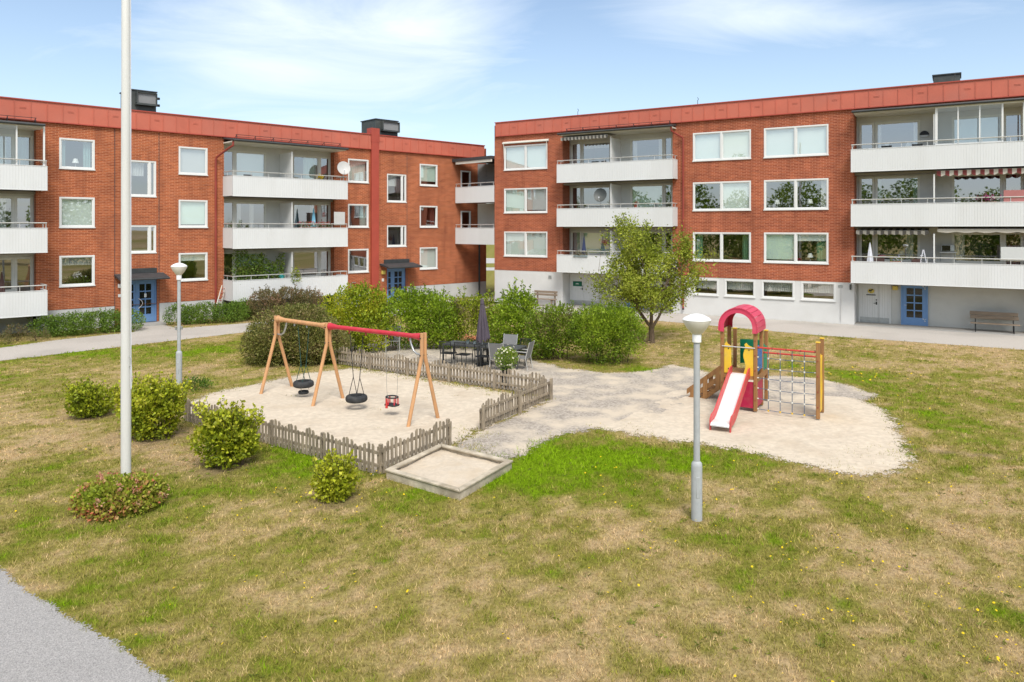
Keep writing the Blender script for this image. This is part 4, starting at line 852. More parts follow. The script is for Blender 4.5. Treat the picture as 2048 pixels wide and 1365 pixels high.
def left_glazing():                                    # glass screen on the top left balcony
    e = MB(); y = -1.3 + .10; za, zb_ = 7.47, 9.16
    for x, w_ in ((-2.2, .05), (-.75, .05), (.40, .06), (1.40, .07)): e.box(x, x + w_, y, y + .05, za, zb_)
    e.box(-5.2, 1.47, y - .01, y + .06, zb_, zb_ + .07)
    for z in (za, zb_ - .001): e.box(1.42, 1.46, y + .051, -.01, z, z + .05)
    o = e.build('balcony_glazing', 'white_paint', BL, smooth=False)
    g = MB()
    for a, b in ((-2.15, -.75), (-.70, .40)): g.quad((a, y + .02, za), (b, y + .02, za), (b, y + .02, zb_), (a, y + .02, zb_))
    g.build('pane', 'clear_glass', o, smooth=False)
left_glazing()

# ---- link of balconies in the gap between the houses ----
def build_link():
    a = FL.w(25.27, .02); b = FR.w(0.03, .05); Lk = math.hypot(b[0] - a[0], b[1] - a[1]); rz = math.atan2(b[1] - a[1], b[0] - a[0])
    B = thing('balcony_link', 'two stacked white balconies under a dark roof bridging the gap between the brick blocks', 'balcony tower', (a[0], a[1], 0), rz)
    for zb, zt, zr in ((3.66, 4.72, 4.95), (6.40, 7.44, 7.68)):
        m = MB().box(0.02, Lk - .02, 0, .05, zb, zt).box(.01, Lk - .01, -.012, .06, zt, zt + .03)
        n = int(Lk / .105)
        for i in range(1, n): m.box(Lk * i / n - .006, Lk * i / n + .006, -.008, -.001, zb, zt - .002)
        o = m.build('balcony', 'white_sheet', B, smooth=False)
        MB().prism([(.05, .06), (Lk - .05, .06), (Lk + .3, 5.2), (1.9, 3.9)], zb + .02, zb + .18, 'z').build('slab', 'concrete', o, smooth=False)
        r = MB().tube([(.02, .03, zr), (Lk - .02, .03, zr)], .026, 6)
        for i in range(4): r.tube([(.08 + (Lk - .16) * i / 3, .03, zt), (.08 + (Lk - .16) * i / 3, .03, zr)], .016, 6)
        r.build('railing', 'alu', o)
    MB().prism([(-.1, -.25), (Lk - .03, -.25), (Lk - .03, 5.2), (1.5, 3.9)], 9.16, 9.36, 'z').build('roof', 'roof_felt', B, smooth=False)
    MB().box(.25, Lk - .05, -.20, -.12, 8.98, 9.155).build('fascia_board', 'cream_paint', B, smooth=False)
    # grey cupboard screens at the back, from the end of one block to the side of the other
    loc = lambda q: ((q[0] - a[0]) * math.cos(rz) + (q[1] - a[1]) * math.sin(rz), -(q[0] - a[0]) * math.sin(rz) + (q[1] - a[1]) * math.cos(rz))
    p0, p1 = Vector(loc(FL.w(27.25, .02))), Vector(loc(FR.w(.02, -3.2))); d = (p1 - p0).normalized(); W_ = (p1 - p0).length
    T = Matrix.Translation((p0.x, p0.y, 0)) @ Matrix.Rotation(math.atan2(d.y, d.x), 4, 'Z')
    for z0, z1, mt in ((3.85, 6.415, 'cream_paint'), (6.6, 9.155, 'screen_grey')):
        m = MB().box(0, W_, 0, .04, z0, z1, T)
        k = int(W_ / .55)
        for i in range(1, k): m.box(W_ * i / k - .012, W_ * i / k + .012, -.02, -.001, z0 + 1.0, z1, T)
        m.box(0, W_, -.03, -.001, z0 + .95, z0 + 1.0, T)
        m.build('back_screen', mt, B, smooth=False)
build_link()
for z0 in (3.84, 6.58):                                # doors from the left house onto the link
    glazed_door(BL, 25.75, 26.62, z0, z0 + 2.05, -.03, fm='white_paint')

# ------------------------------------------------------------------ things in the yard
def XY(u, v): return Vector((*gp(u, v), 0))
def flagpole():
    t = thing('flagpole', 'tall white flagpole rising from the low round shrub at the left', 'flagpole', (-6.72, 12.62, 0))
    MB().lathe([(.082, 0), (.082, 2.0), (.075, 6), (.066, 12.5), (.0, 12.6)], 24).build('pole', 'pole_white', t)
    MB().tube([(.085, -.045, 2.36), (.125, -.07, 2.38), (.125, -.07, 2.52), (.085, -.045, 2.54)], .010, 6).build('cleat', 'galv', t)
    m = MB().tube([(.098, -.035, 12.3), (.115, -.055, 7), (.128, -.075, 2.46), (.15, -.085, 2.15), (.135, -.085, 1.98), (.118, -.075, 2.2), (.13, -.075, 2.45)], .006, 5); m.build('halyard', 'cloth_white', t)
flagpole()
def lamp(name, label, x, y, hgt):
    t = thing(name, label, 'street lamp', (x, y, 0), 0, 'lamp posts in the yard')
    k = hgt / 3.45
    MB().lathe([(.088, 0), (.088, .88 * k), (.082, .93 * k), (.052, .96 * k), (.050, 2.92 * k)], 20).build('pole', 'lamp_grey', t)
    MB().box(-.03, .03, -.091, -.080, .38, .72).build('hatch', 'lamp_grey', t, bevel=.004)
    MB().lathe([(.03, 2.90 * k), (.072, 2.905 * k), (.074, 3.02 * k), (.068, 3.03 * k)], 20).build('collar', 'lamp_white', t)
    MB().lathe([(.066, 3.03 * k), (.085, 3.045 * k), (.16, 3.13 * k), (.220, 3.23 * k), (.226, 3.262 * k), (.20, 3.27 * k)], 32).build('lamp_shade', 'opal', t)
    MB().lathe([(.230, 3.262 * k), (.232, 3.272 * k), (.20, 3.305 * k), (.12, 3.345 * k), (.04, 3.365 * k), (.0, 3.366 * k)], 32).build('lamp_cap', 'lamp_white', t)
    return t
lamp('street_lamp', 'grey lamp post with white saucer head standing alone on the lawn by the play tower', 3.02, 11.85, 3.45)
f_ = lamp('street_lamp', 'slim grey lamp post before the blue door of the left block', -10.04, 21.86, 3.80)
o = MB().tube([(-.12, -.02, 1.78), (.12, -.02, 1.78)], .012, 6).box(-.11, -.06, -.03, 0, 1.68, 1.76).box(.06, .11, -.03, 0, 1.70, 1.80); o.build('clamp', 'galv', f_, smooth=False)

def picket_fence(label, p, q, rails_toward, hgt=0.56, wav=5, ph=0.0, post_every=1.75, post_top=.02, seed=1, gap=.040):
    """weathered picket fence from p to q; pickets scalloped, rails on the side of the normal"""
    r = random.Random(seed); p, q = Vector(p), Vector(q); d = q - p; L_ = d.length; rz = math.atan2(d.y, d.x)
    t = thing('picket_fence', label, 'fence', p, rz, 'picket fences round the swings')
    sd = rails_toward
    m = MB(); x = 0.02; i = 0
    while x < L_ - .05:
        w = .064 + r.uniform(-.006, .006); k = (i / wav + ph) % 1.0
        h = hgt * (.82 + .26 * math.sin(math.pi * k)) + r.uniform(-.012, .012); sl = .030 * (1 if k < .5 else -1) * (1 if wav > 1 else 0)
        T = Matrix.Translation((x + w / 2, -sd * .002, 0)) @ Matrix.Rotation(r.uniform(-.022, .022), 4, 'Y') @ Matrix.Rotation(r.uniform(-.03, .03), 4, 'X')
        m.prism([(-w / 2, .02 + r.uniform(0, .02)), (w / 2, .02), (w / 2, h - max(0, -sl) ), (0, h + .008), (-w / 2, h - max(0, sl))], 0 if sd > 0 else -.02, .02 if sd > 0 else 0, 'y', Matrix.Translation((0, -sd * .022, 0)) @ T)
        x += w + gap + r.uniform(-.006, .006); i += 1
    m.build('picket_panel', 'old_wood', t, smooth=False)
    for z in (.15, .40):
        MB().box(0, L_, *sorted((sd * .001, sd * .034)), z * hgt / .56, z * hgt / .56 + .06).build('rail', 'old_wood', t, smooth=False)
    n = max(1, round(L_ / post_every))
    for i in range(n + 1):
        x = min(max(.035, L_ * i / n), L_ - .035)
        MB().box(x - .035, x + .035, *sorted((sd * .036, sd * .106)), 0, hgt * .93 + post_top).build('post', 'old_wood', t, bevel=.006, smooth=False)
    return t
P1, P2 = XY(368, 842), XY(756, 951)
picket_fence('weathered picket fence along the lawn in front of the swings', P1, P2, 1, .55, 5, .3, seed=2, gap=.052)
picket_fence('picket fence running beside the wooden sandbox', P2 + Vector((.08, .02, 0)), XY(903, 891), 1, .60, 6, .1, seed=3, gap=.052)
picket_fence('short picket fence on the path side, opposite the gap from the sandbox', XY(960, 861), XY(1099, 799), -1, .62, 6, .0, seed=4, gap=.052)
picket_fence('long picket fence between the sand and the garden tables', XY(1090, 794), XY(672, 729), 1, .60, 7, .2, post_every=1.6, seed=5, gap=.062)
picket_fence('short leaning picket fence half hidden behind the yellow green bush', XY(345, 797), XY(262, 818), -1, .55, 5, .2, seed=6)

def sandbox():
    c = [gp(769.5, 955), gp(919.5, 999), gp(1026.5, 936), gp(881, 899)]      # outer corners at the ground
    zt = .185
    def top(u, v): Y = F * (H - zt) / (v - CY); return Vector(((u - CX) / F * Y, Y, 0))
    C = [top(769.5, 939), top(919.5, 982), top(1026.5, 921), top(881, 887)]
    cen = sum(C, Vector()) / 4
    t = thing('sandbox', 'square sandbox of grey boards with a flat plank rim', 'sandbox', cen)
    L_ = [p - cen for p in C]; I = [p * (1 - .13 / p.length * 1.35) for p in L_]; O = [p * .975 for p in L_]; J = [p * .93 for p in L_]
    for i in range(4):
        a, b, e, f = L_[i], L_[(i + 1) % 4], I[(i + 1) % 4], I[i]; g = .004
        dd = (b - a).normalized() * g
        MB().prism([(a + dd)[:2], (b - dd)[:2], (e - dd)[:2], (f + dd)[:2]], zt - .035, zt, 'z').build('rim_plank', 'pale_wood', t, bevel=.006, smooth=False)
        a, b, e, f = O[i], O[(i + 1) % 4], J[(i + 1) % 4], J[i]
        MB().prism([a[:2], b[:2], e[:2], f[:2]], .0, zt - .037, 'z').build('side_board', 'pale_wood', t, smooth=False)
    m = MB(); K = [p * .925 for p in L_]; n = 26
    for j in range(n + 1):
        for i in range(n + 1):
            u, v = i / n, j / n; q = (K[0] * (1 - u) + K[1] * u) * (1 - v) + (K[3] * (1 - u) + K[2] * u) * v
            m.v.append((q.x, q.y, .085 + .02 * math.sin(5 * q.x + 1) * math.cos(4 * q.y) + rnd.uniform(-.007, .007)))
    m.f = [(j * (n + 1) + i, j * (n + 1) + i + 1, (j + 1) * (n + 1) + i + 1, (j + 1) * (n + 1) + i) for j in range(n) for i in range(n)]
    m.build('sand_fill', 'box_sand', t)
sandbox()

# swings
G1a, G1b, G2a, G2b, G3a, G3b = XY(521, 790), XY(585, 775), XY(624.5, 816), XY(687, 800), XY(815.6, 856), XY(876.6, 838)
mids = [(a + b) / 2 for a, b in ((G1a, G1b), (G2a, G2b), (G3a, G3b))]
ZB = 2.10                                              # beam axis
def swing_frame():
    ax = (mids[2] - mids[0]).normalized(); t = thing('swing_frame', 'three legged wooden swing frame with one bare and one red beam', 'swing frame', mids[1])
    for (a, b), mm in zip(((G1a, G1b), (G2a, G2b), (G3a, G3b)), mids):
        dv = (b - a).normalized()
        for sgn, foot in ((-1, a), (1, b)):
            f = foot - mids[1]; c = mm - mids[1]
            pts = [f + Vector((0, 0, -.03)), f.lerp(c + dv * sgn * .055, .97) + Vector((0, 0, 1.58)), c + dv * sgn * .052 + Vector((0, 0, 1.70)), c + dv * sgn * .052 + Vector((0, 0, ZB + .10))]
            MB().tube(pts, .046, 12).build('leg', 'larch', t)
        bo = MB()
        for z in (1.66, ZB - .02): bo.tube([mm - mids[1] - dv * .13 + Vector((0, 0, z)), mm - mids[1] + dv * .13 + Vector((0, 0, z))], .016, 6)
        bo.build('bolt', 'dark_metal', t)
    def beam(i, j, mt):
        a = mids[i] - mids[1]; b = mids[j] - mids[1]; d = (b - a).normalized(); a = a + d * .06; b = b - d * .06; z = Vector((0, 0, ZB)); Lb = (b - a).length
        MB().tube([a + z, a + d * .05 + z, a + d * .30 + z, a + d * (Lb - .3) + z, b - d * .05 + z, b + z], [.095, .092, .060, .060, .092, .095], 14).build('beam', mt, t)
    beam(0, 1, 'larch'); beam(1, 2, 'red_paint')
    for i, sg in ((0, 1), (2, -1)):                    # bent steel braces inside the end frames
        c = mids[i] - mids[1]; d = ax * sg
        MB().tube([c + d * .03 + Vector((0, 0, 1.66)), c + d * .20 + Vector((0, 0, 1.66)), c + d * .33 + Vector((0, 0, 1.73)), c + d * .42 + Vector((0, 0, 1.90)), c + d * .46 + Vector((0, 0, ZB - .055))], .026, 10).build('brace', 'galv', t)
    for i, j, fr in ((0, 1, .36), (0, 1, .60), (1, 2, .24), (1, 2, .42), (1, 2, .66), (1, 2, .86)):
        c = mids[i].lerp(mids[j], fr) - mids[1]; MB().tube([c + Vector((0, 0, ZB - .04)), c + Vector((0, 0, ZB - .13))], .022, 8).build('hanger', 'pipe_red' if i else 'galv', t)
swing_frame()
def beam_at(u, i, j):                                  # fraction along a beam seen at photo column u
    a, b = mids[i], mids[j]; k = (u - CX) / F
    fr = (k * a.y - a.x) / ((b.x - a.x) - k * (b.y - a.y)); return a.lerp(b, fr), fr
def tyre(mb, R, r, c, squash=1.25):
    prof = []; n, k = 40, 16
    for i in range(n):
        a = 2 * math.pi * i / n; vs = []
        for j in range(k):
            b = 2 * math.pi * j / k + .3; cb, sb = math.cos(b), math.sin(b)
            rr = R + r * (abs(cb) ** .75) * (1 if cb > 0 else -1); z = squash * r * (abs(sb) ** .75) * (1 if sb > 0 else -1)
            if cb > .8: rr += .004 * (1 if i % 2 else -1)
            if cb < -.55: rr = R - r * .45
            mb.v.append((c[0] + rr * math.cos(a), c[1] + rr * math.sin(a), c[2] + z))
    o = len(mb.v) - n * k
    for i in range(n):
        for j in range(k): mb.f.append((o + i * k + j, o + ((i + 1) % n) * k + j, o + ((i + 1) % n) * k + (j + 1) % k, o + i * k + (j + 1) % k))
    return mb
def tyre_swing(u, v, i, j, label, R, small, tops, ropem):
    c, fr = beam_at(u, i, j); z = H - (v - CY) / F * c.y; d = (mids[j] - mids[i]).normalized(); e = Vector((-d.y, d.x, 0))
    t = thing('tyre_swing', label, 'swing', (c.x, c.y, 0), 0, 'tyre swings hung from the swing frame')
    tyre(MB(), R, .088, (0, 0, z), 1.0).build('tyre', 'rubber', t)
    ho = ZB - .13
    for s_ in (-1, 1):
        top = d * s_ * tops; w = d * s_ * R * .62; j_ = Vector((w.x, w.y, z + .55))
        m = MB().tube([top + Vector((0, 0, ho)), j_], .011, 6)
        for q in (-1, 1): m.tube([j_, d * s_ * R * .72 + e * q * R * .72 + Vector((0, 0, z + .07))], .010, 6)
        m.build('chain', ropem, t)
    if small:
        tyre(MB(), .095, .048, (0, 0, z - .235), 1.0).build('bumper', 'rubber', t)
        m = MB()
        for q in range(3):
            a = q * 2.1 + .3; m.tube([(R * .9 * math.cos(a), R * .9 * math.sin(a), z - .06), (.10 * math.cos(a), .10 * math.sin(a), z - .23)], .006, 5)
        m.build('tether', 'chain', t)
tyre_swing(607, 768, 0, 1, 'tyre swing with a small second tyre hung below it, under the bare beam', .195, True, .26, 'green_rope')
tyre_swing(713, 797, 1, 2, 'plain black tyre swing under the red beam', .195, False, .24, 'black')
def toddler_swing():
    c, fr = beam_at(784, 1, 2); z = H - (801 - CY) / F * c.y; d = (mids[2] - mids[1]).normalized(); rz = math.atan2(d.y, d.x)
    t = thing('toddler_swing', 'red and black cage seat swing on thin chains beside the right leg', 'swing', (c.x, c.y, 0), rz)
    MB().prism([(-.19, -.06), (-.14, -.13), (.14, -.13), (.19, -.06), (.19, .06), (.14, .13), (-.14, .13), (-.19, .06)], z - .13, z - .095, 'z').build('seat', 'rubber', t, bevel=.008)
    MB().torus(.165, .020, 28, 8, Matrix.Translation((0, 0, z + .085)), sy=.8).build('guard_ring', 'rubber', t)
    m = MB()
    for k in range(6):
        a = k * math.pi / 3 + .5; m.tube([(.165 * math.cos(a), .132 * math.sin(a), z - .095), (.165 * math.cos(a), .132 * math.sin(a), z + .075)], .016, 8)
    m.build('bar', 'red_paint', t)
    MB().lathe([(.034, -.175), (.036, -.15), (.020, -.02), (.016, .05)], 12, (-.05, -.14, z)).build('front_post', 'bar_red', t)
    for s_ in (-1, 1):
        MB().tube([(s_ * .20, 0, ZB - .13), (s_ * .185, 0, z + .32), (s_ * .165, 0, z + .10)], .005, 5).build('chain', 'chain', t)
toddler_swing()

# play tower: local x along the front, y towards the back, origin at the front left post
def play_tower():
    e1 = Vector((.866, -.5, 0)); fr = XY(1511, 827.7); o = fr - e1 * .84
    t = thing('play_tower', 'wooden play tower with a red arched roof, slide and climbing net', 'play tower', o, math.atan2(-.5, .866))
    pw = .046
    def post(x, y, z0, z1, cap=True):
        q = MB().box(x - pw, x + pw, y - pw, y + pw, .06, z1).build('post', 'play_wood', t, bevel=.012, smooth=False)
        MB().tube([(x, y, -.02), (x, y, .06)], .022, 8).build('foot', 'galv', q)
        if cap: MB().box(x - pw - .008, x + pw + .008, y - pw - .008, y + pw + .008, z1 + .001, z1 + .03).build('cap', 'yellow_board', q, bevel=.006)
        b = MB()
        for k in range(5):
            z = .35 + .38 * k
            if z < z1 - .1: b.tube([(x, y - pw - .012, z), (x, y - pw + .01, z)], .016, 8)
        b.build('bolt', 'pipe_red', q)
    for x, y in ((0, 0), (.84, 0), (0, .75), (.84, .75)): post(x, y, 0, 2.12, False)
    for x, y in ((0, 1.42), (.84, 1.40)): post(x, y, 0, 1.95)
    for x, y in ((2.33, 0), (2.33, .76)): post(x, y, 0, 1.93)
    # arched roof
    cx, z0, R, wb = .42, 2.20, .475, .115; y0, y1 = -.10, .88; nn = 22
    def arc(r, k=nn, lo=0.0, hi=math.pi): return [(cx - r * math.cos(lo + (hi - lo) * i / k), z0 + r * math.sin(lo + (hi - lo) * i / k)) for i in range(k + 1)]
    def arch(y):
        m = MB(); A = [(cx - R, z0 - .14)] + arc(R) + [(cx + R, z0 - .14)]; Bq = [(cx - R + wb, z0 - .14)] + arc(R - wb) + [(cx + R - wb, z0 - .14)]
        for i in range(len(A) - 1): m.prism([A[i], A[i + 1], Bq[i + 1], Bq[i]], y, y + .03)
        return m
    for y in (y0, y1 - .03): arch(y).build('arch_board', 'pink_plastic', t, smooth=False)
    m = MB(); A = [(cx - R - .004, z0 - .12)] + arc(R + .004, 11) + [(cx + R + .004, z0 - .12)]
    for i in range(len(A) - 1):
        a, b = Vector((A[i][0], 0, A[i][1])), Vector((A[i + 1][0], 0, A[i + 1][1])); d = (b - a); n_ = Vector((d.z, 0, -d.x)).normalized(); n_ = n_ if n_.dot((a + b) / 2 - Vector((cx, 0, z0))) > 0 else -n_; g = d.normalized() * .003
        p, q, r_, s_ = a + g, b - g, b - g + n_ * .025, a + g + n_ * .025
        m.prism([(p.x, p.z), (q.x, q.z), (r_.x, r_.z), (s_.x, s_.z)], y0 - .015, y1 + .015)
    m.build('roof', 'pink_plastic', t, smooth=False)
    # platforms
    dk = MB()
    for i in range(8): dk.box(.05, .79, .0 + i * .094, .085 + i * .094, .96, 1.0)
    for i in range(6): dk.box(.05, .79, .80 + i * .098, .89 + i * .098, .78, .82)
    dk.build('deck', 'play_wood', t, smooth=False)
    bm_ = MB().box(.048, .79, -.03, .0, .86, .955).box(.86, .89, .0, 1.42, .80, .955).box(-.05, -.02, .0, 1.42, .80, .955); bm_.build('deck_beam', 'play_wood', t, smooth=False)
    def board(x0, x1, z0_, z1_, y, mt, th=.022, ax='y', wavy=0):
        m = MB(); n = 14; P = []
        for i in range(n + 1):
            z = z0_ + (z1_ - z0_) * i / n; P.append((x0 + wavy * .5 * (1 - math.cos(2 * math.pi * i / n * 1.5)), z))
        Q = [(x1, z1_ - .05), (x1, z0_ + .02)]; Pk = P[:-1] + [(x0 + .03, z1_ + .02), (x0 + .30 * (x1 - x0), z1_ + .06), (x0 + .5 * (x1 - x0), z1_)] + Q
        m.prism(Pk, y, y + th, ax); q = m.build('side_panel', mt, t, smooth=False)
        b = MB()
        for zz in (z0_ + .12, z1_ - .12):
            c = (x0 + x1) / 2 + .02
            if ax == 'y': b.tube([(c, y - .008, zz), (c, y - .001, zz)], .016, 8)
            else: b.tube([(y + th + .001, c, zz), (y + th + .008, c, zz)], .016, 8)
        b.build('bolt', 'dark_metal', q)
    board(.055, .235, .98, 1.74, -.03, 'yellow_board', wavy=-.0)
    board(.54, .79, .94, 1.74, -.032, 'yellow_board', wavy=.055)
    board(.10, .70, 1.05, 1.66, .848, 'blue_board', ax='x')
    board(.80, 1.34, .88, 1.60, .85, 'green_board', ax='x')
    gp_ = MB(); n = 10                                  # curved green panel at the back
    for i in range(n):
        a0, a1 = math.pi * (.15 + .7 * i / n), math.pi * (.15 + .7 * (i + 1) / n)
        f = lambda a, r: (.46 - r * math.cos(a), 1.24 + .62 * r * math.sin(a))
        gp_.prism([f(a0, .34), f(a1, .34), f(a1, .32), f(a0, .32)], 1.02, 1.68, 'z')
    gp_.build('back_panel', 'green_board', t, smooth=True)
    MB().tube([(.0, -.05, 1.68), (.84, -.05, 1.68)], .014, 8).build('grab_bar', 'alu', t)
    # lower play counter
    c = MB().box(.36, .79, -.015, .010, .13, .80).box(.855, .88, .05, .70, .16, .80).box(.30, .79, .34, .36, .15, .72); c.build('counter', 'magenta_board', t, smooth=False)
    MB().box(.30, .855, .012, .335, .66, .69).build('counter_shelf', 'magenta_board', t, smooth=False)
    # slide
    xs0, xs1 = .255, .685; L_ = [(0.02, 1.0), (-.16, .99), (-.30, .93), (-1.62, .26), (-1.80, .205), (-2.12, .195), (-2.18, .15)]
    ch = MB()
    for (a, za), (b, zb) in zip(L_, L_[1:]): ch.quad((xs0, a, za), (xs1, a, za), (xs1, b, zb), (xs0, b, zb)); 
    for (a, za), (b, zb) in zip(L_, L_[1:]): ch.quad((xs0, a, za - .02), (xs0, b, zb - .02), (xs1, b, zb - .02), (xs1, a, za - .02))
    ch.build('slide_chute', 'steel', t)
    for x in (xs0 - .03, xs1 + .004):
        up = [(0.03, 1.17), (-.20, 1.16), (-.36, 1.07), (-1.62, .46), (-1.80, .38), (-2.03, .36), (-2.14, .24), (-2.14, .0), (-2.06, .0), (-2.05, .12), (-1.82, .15), (-1.60, .20), (-.30, .85), (-.16, .91), (.03, .92)]
        m = MB(); 
        k = 7
        lo = [(.03, .92), (-.18, .905), (-.33, .84), (-1.58, .20), (-1.80, .14), (-2.04, .12)]
        hi = up[:6]
        for i in range(5): m.prism([hi[i], hi[i + 1], lo[i + 1], lo[i]], x, x + .026, 'x')
        m.prism([(-2.03, .36), (-2.14, .26), (-2.14, -.01), (-2.07, -.01), (-2.04, .12)], x, x + .026, 'x')
        m.build('slide_side', 'slide_red', t, smooth=False)
    # stair on the left with board sides
    def pt(x, z, y): return (x, y, z)
    for y in (.78, 1.34):
        m = MB(); sl = .95 / 1.28
        for k, h in enumerate((.10, .36, .62)):
            z = lambda x: .80 + x * .78 + (h - .36)
            m.prism([(-.06, z(-.06)), (-1.22 + .02 * k, z(-1.22)), (-1.22 + .02 * k, z(-1.22) + .15), (-.06, z(-.06) + .15)], y, y + .03)
        for xx in (-.32, -.66, -1.02): m.prism([(xx - .06, .80 + xx * .78 - .28), (xx + .06, .80 + xx * .78 - .2), (xx + .06, .80 + xx * .78 + .42), (xx - .06, .80 + xx * .78 + .34)], y - .024 if y < 1 else y + .031, y - .001 if y < 1 else y + .054)
        m.build('stair_side', 'play_wood', t, smooth=False)
    m = MB()
    for i in range(5): x = -.12 - .23 * i; z = .80 + x * .78 - .02; m.box(x - .10, x + .10, .811, 1.339, z - .04, z)
    m.build('step', 'play_wood', t, smooth=False)
    # climbing net between front post and net frame, and its red bars
    for y, z, x0 in ((0, 1.70, .88), (.76, 1.46, .88)):
        q = MB().tube([(x0, y, z), (2.29, y, z)], .022, 10).build('net_bar', 'bar_red', t)
        b = MB()
        for k in range(5): b.tube([(x0 + (2.29 - x0) * k / 4.2 + .02, y, z), (x0 + (2.29 - x0) * k / 4.2 + .05, y, z)], .030, 8)
        b.build('bar_clamp', 'pipe_red', q)
    zs = [.13 + .265 * i for i in range(6)]; xs = [.87 + 1.43 * f for f in (.2, .4, .6, .8)]
    m = MB()
    for x in xs: m.tube([(x, 0, zs[0]), (x, 0.004, .9), (x, 0, 1.70)], .010, 6)
    for z in zs: m.tube([(.885, 0, z), (1.25, .0, z - .012), (1.6, .0, z - .02), (1.95, .0, z - .012), (2.285, 0, z)], .009, 6)
    q = m.build('climbing_net', 'rope', t)
    m = MB(); y_ = MB()
    for i, z in enumerate(zs):
        for x in xs: (y_ if i == 0 else m).lathe([(0, -.026), (.024, -.016), (.024, .016), (0, .026)], 8, (x, 0, z - .015))
        for x in (.90, 2.27): m.tube([(x - .02, 0, z), (x + .02, 0, z)], .017, 8)
    m.build('net_joint', 'cream_paint', q); y_.build('bottom_joint', 'yellow_board', q)
    # fretted yellow board at the end of the net
    m = MB(); n = 16
    for y0_, y1_, ph in ((.06, .21, 0), (.29, .44, 1.6), (.52, .69, 3.0)):
        for i in range(n):
            za, zb = .16 + 1.36 * i / n, .16 + 1.36 * (i + 1) / n; wv = lambda z: .035 * math.sin(z * 7 + ph)
            m.prism([(y0_ + wv(za), za), (y1_ + wv(za), za), (y1_ + wv(zb), zb), (y0_ + wv(zb), zb)], 2.32, 2.345, 'x')
    for z in (.16, .55, 1.0, 1.42): m.box(2.312, 2.3185, .05, .70, z, z + .14)
    m.build('end_panel', 'yellow_board', t, smooth=False)
play_tower()

# garden tables, chairs, parasol
TD = Vector((.915, -.403, 0)); TE = Vector((.403, .915, 0)); RZ = math.atan2(TD.y, TD.x)
def table(label, x, y):
    t = thing('garden_table', label, 'table', (x, y, 0), RZ, 'dark garden tables pushed end to end'); w, d, h = 1.40, .82, .72
    m = MB()
    for i in range(7): m.box(.045, w - .045, .045 + i * (d - .09) / 7, .045 + (i + 1) * (d - .09) / 7 - .006, h - .020, h - .001)
    m.build('table_top', 'table_grey', t, smooth=False)
    f = MB().box(0, w, 0, .042, h - .05, h).box(0, w, d - .042, d, h - .05, h).box(0, .042, .043, d - .043, h - .05, h).box(w - .042, w, .043, d - .043, h - .05, h); f.build('frame', 'table_grey', t, smooth=False)
    for a, b in ((0, 0), (w - .05, 0), (0, d - .05), (w - .05, d - .05)): MB().box(a, a + .05, b, b + .05, 0, h - .051).build('leg', 'table_grey', t, smooth=False)
TA = XY(884.5, 729); TB = TA + TD * 1.46
table('dark slatted table carrying the two flower pots', TA.x, TA.y)
table('dark slatted table behind the white daisies, without flowers', TB.x, TB.y)
def chair_black():                                     # faces +y
    t = thing('garden_chair', 'x', 'chair', (0, 0, 0), 0, 'chairs round the garden tables')
    MB().box(-.22, .22, -.20, .22, .425, .445).build('seat', 'black', t, bevel=.008)
    m = MB()
    for i in range(9): x = -.19 + .38 * i / 8; m.tube([(x, -.215, .47), (x, -.28, .86)], .008, 5)
    m.tube([(-.20, -.285, .87), (.20, -.285, .87)], .014, 6).tube([(-.20, -.21, .47), (.20, -.21, .47)], .010, 6)
    m.build('backrest', 'black', t)
    for s in (-1, 1):
        MB().tube([(s * .21, -.29, .88), (s * .215, -.20, .43), (s * .22, -.25, 0)], .012, 6).build('leg', 'black', t)
        MB().tube([(s * .21, .20, .43), (s * .22, .23, 0)], .012, 6).build('leg', 'black', t)
    return t
def chair_grey():                                      # sling armchair, faces +y
    t = thing('garden_armchair', 'x', 'chair', (0, 0, 0), 0, 'chairs round the garden tables')
    MB().prism([(-.23, .41), (.24, .44), (.24, .46), (-.23, .43)], -.24, .24, 'x').build('seat', 'sling_grey', t)
    MB().prism([(-.22, .43), (-.20, .43), (-.34, .96), (-.36, .96)], -.24, .24, 'x').build('backrest', 'sling_grey', t)
    for s in (-1, 1):
        MB().tube([(s * .26, .26, 0), (s * .26, .24, .62), (s * .26, .18, .655), (s * .26, -.26, .65)], .013, 7).build('armrest', 'alu', t)
        MB().tube([(s * .255, -.36, .98), (s * .255, -.22, .45), (s * .255, -.30, 0)], .013, 7).build('leg', 'alu', t)
    return t
cb = chair_black(); cg = chair_grey()
def put(root, first, x, y, rz, label):
    if first: root.location = (x, y, 0); root.rotation_euler = (0, 0, rz); root['label'] = label; return root
    return dup(root, (x, y, 0), rz, label)
def on_table(a, b): p = TA + TD * a + TE * b; return p.x, p.y
put(cb, True, *on_table(.32, -.12), RZ + .03, 'black slatted chair at the front of the flower pot table, nearer its outer corner')
put(cb, False, *on_table(.92, -.14), RZ - .04, 'black slatted chair at the front of the flower pot table, nearer the parasol')
put(cb, False, *on_table(1.68, -.20), RZ + .10, 'black slatted chair just left of the white daisies')
put(cb, False, *on_table(2.60, .98), RZ + math.pi - .1, 'black chair on the hedge side of the table behind the daisies')
put(cb, False, *on_table(1.02, .96), RZ + math.pi, 'black chair on the hedge side of the flower pot table')
put(cg, True, *on_table(2.95, .16), RZ + math.pi / 2 + .05, 'grey sling armchair at the right hand end of the tables')
put(cg, False, *on_table(1.98, 1.12), RZ + math.pi + .05, 'grey sling armchair with its back to the hedge, right of the parasol')
put(cg, False, *on_table(2.35, -.30), RZ + .05, 'grey sling armchair half hidden behind the daisies')
p_ = XY(786, 705); put(cg, False, p_.x, p_.y, RZ + math.pi + .5, 'lone grey armchair by the hedge behind the picket fence'); 
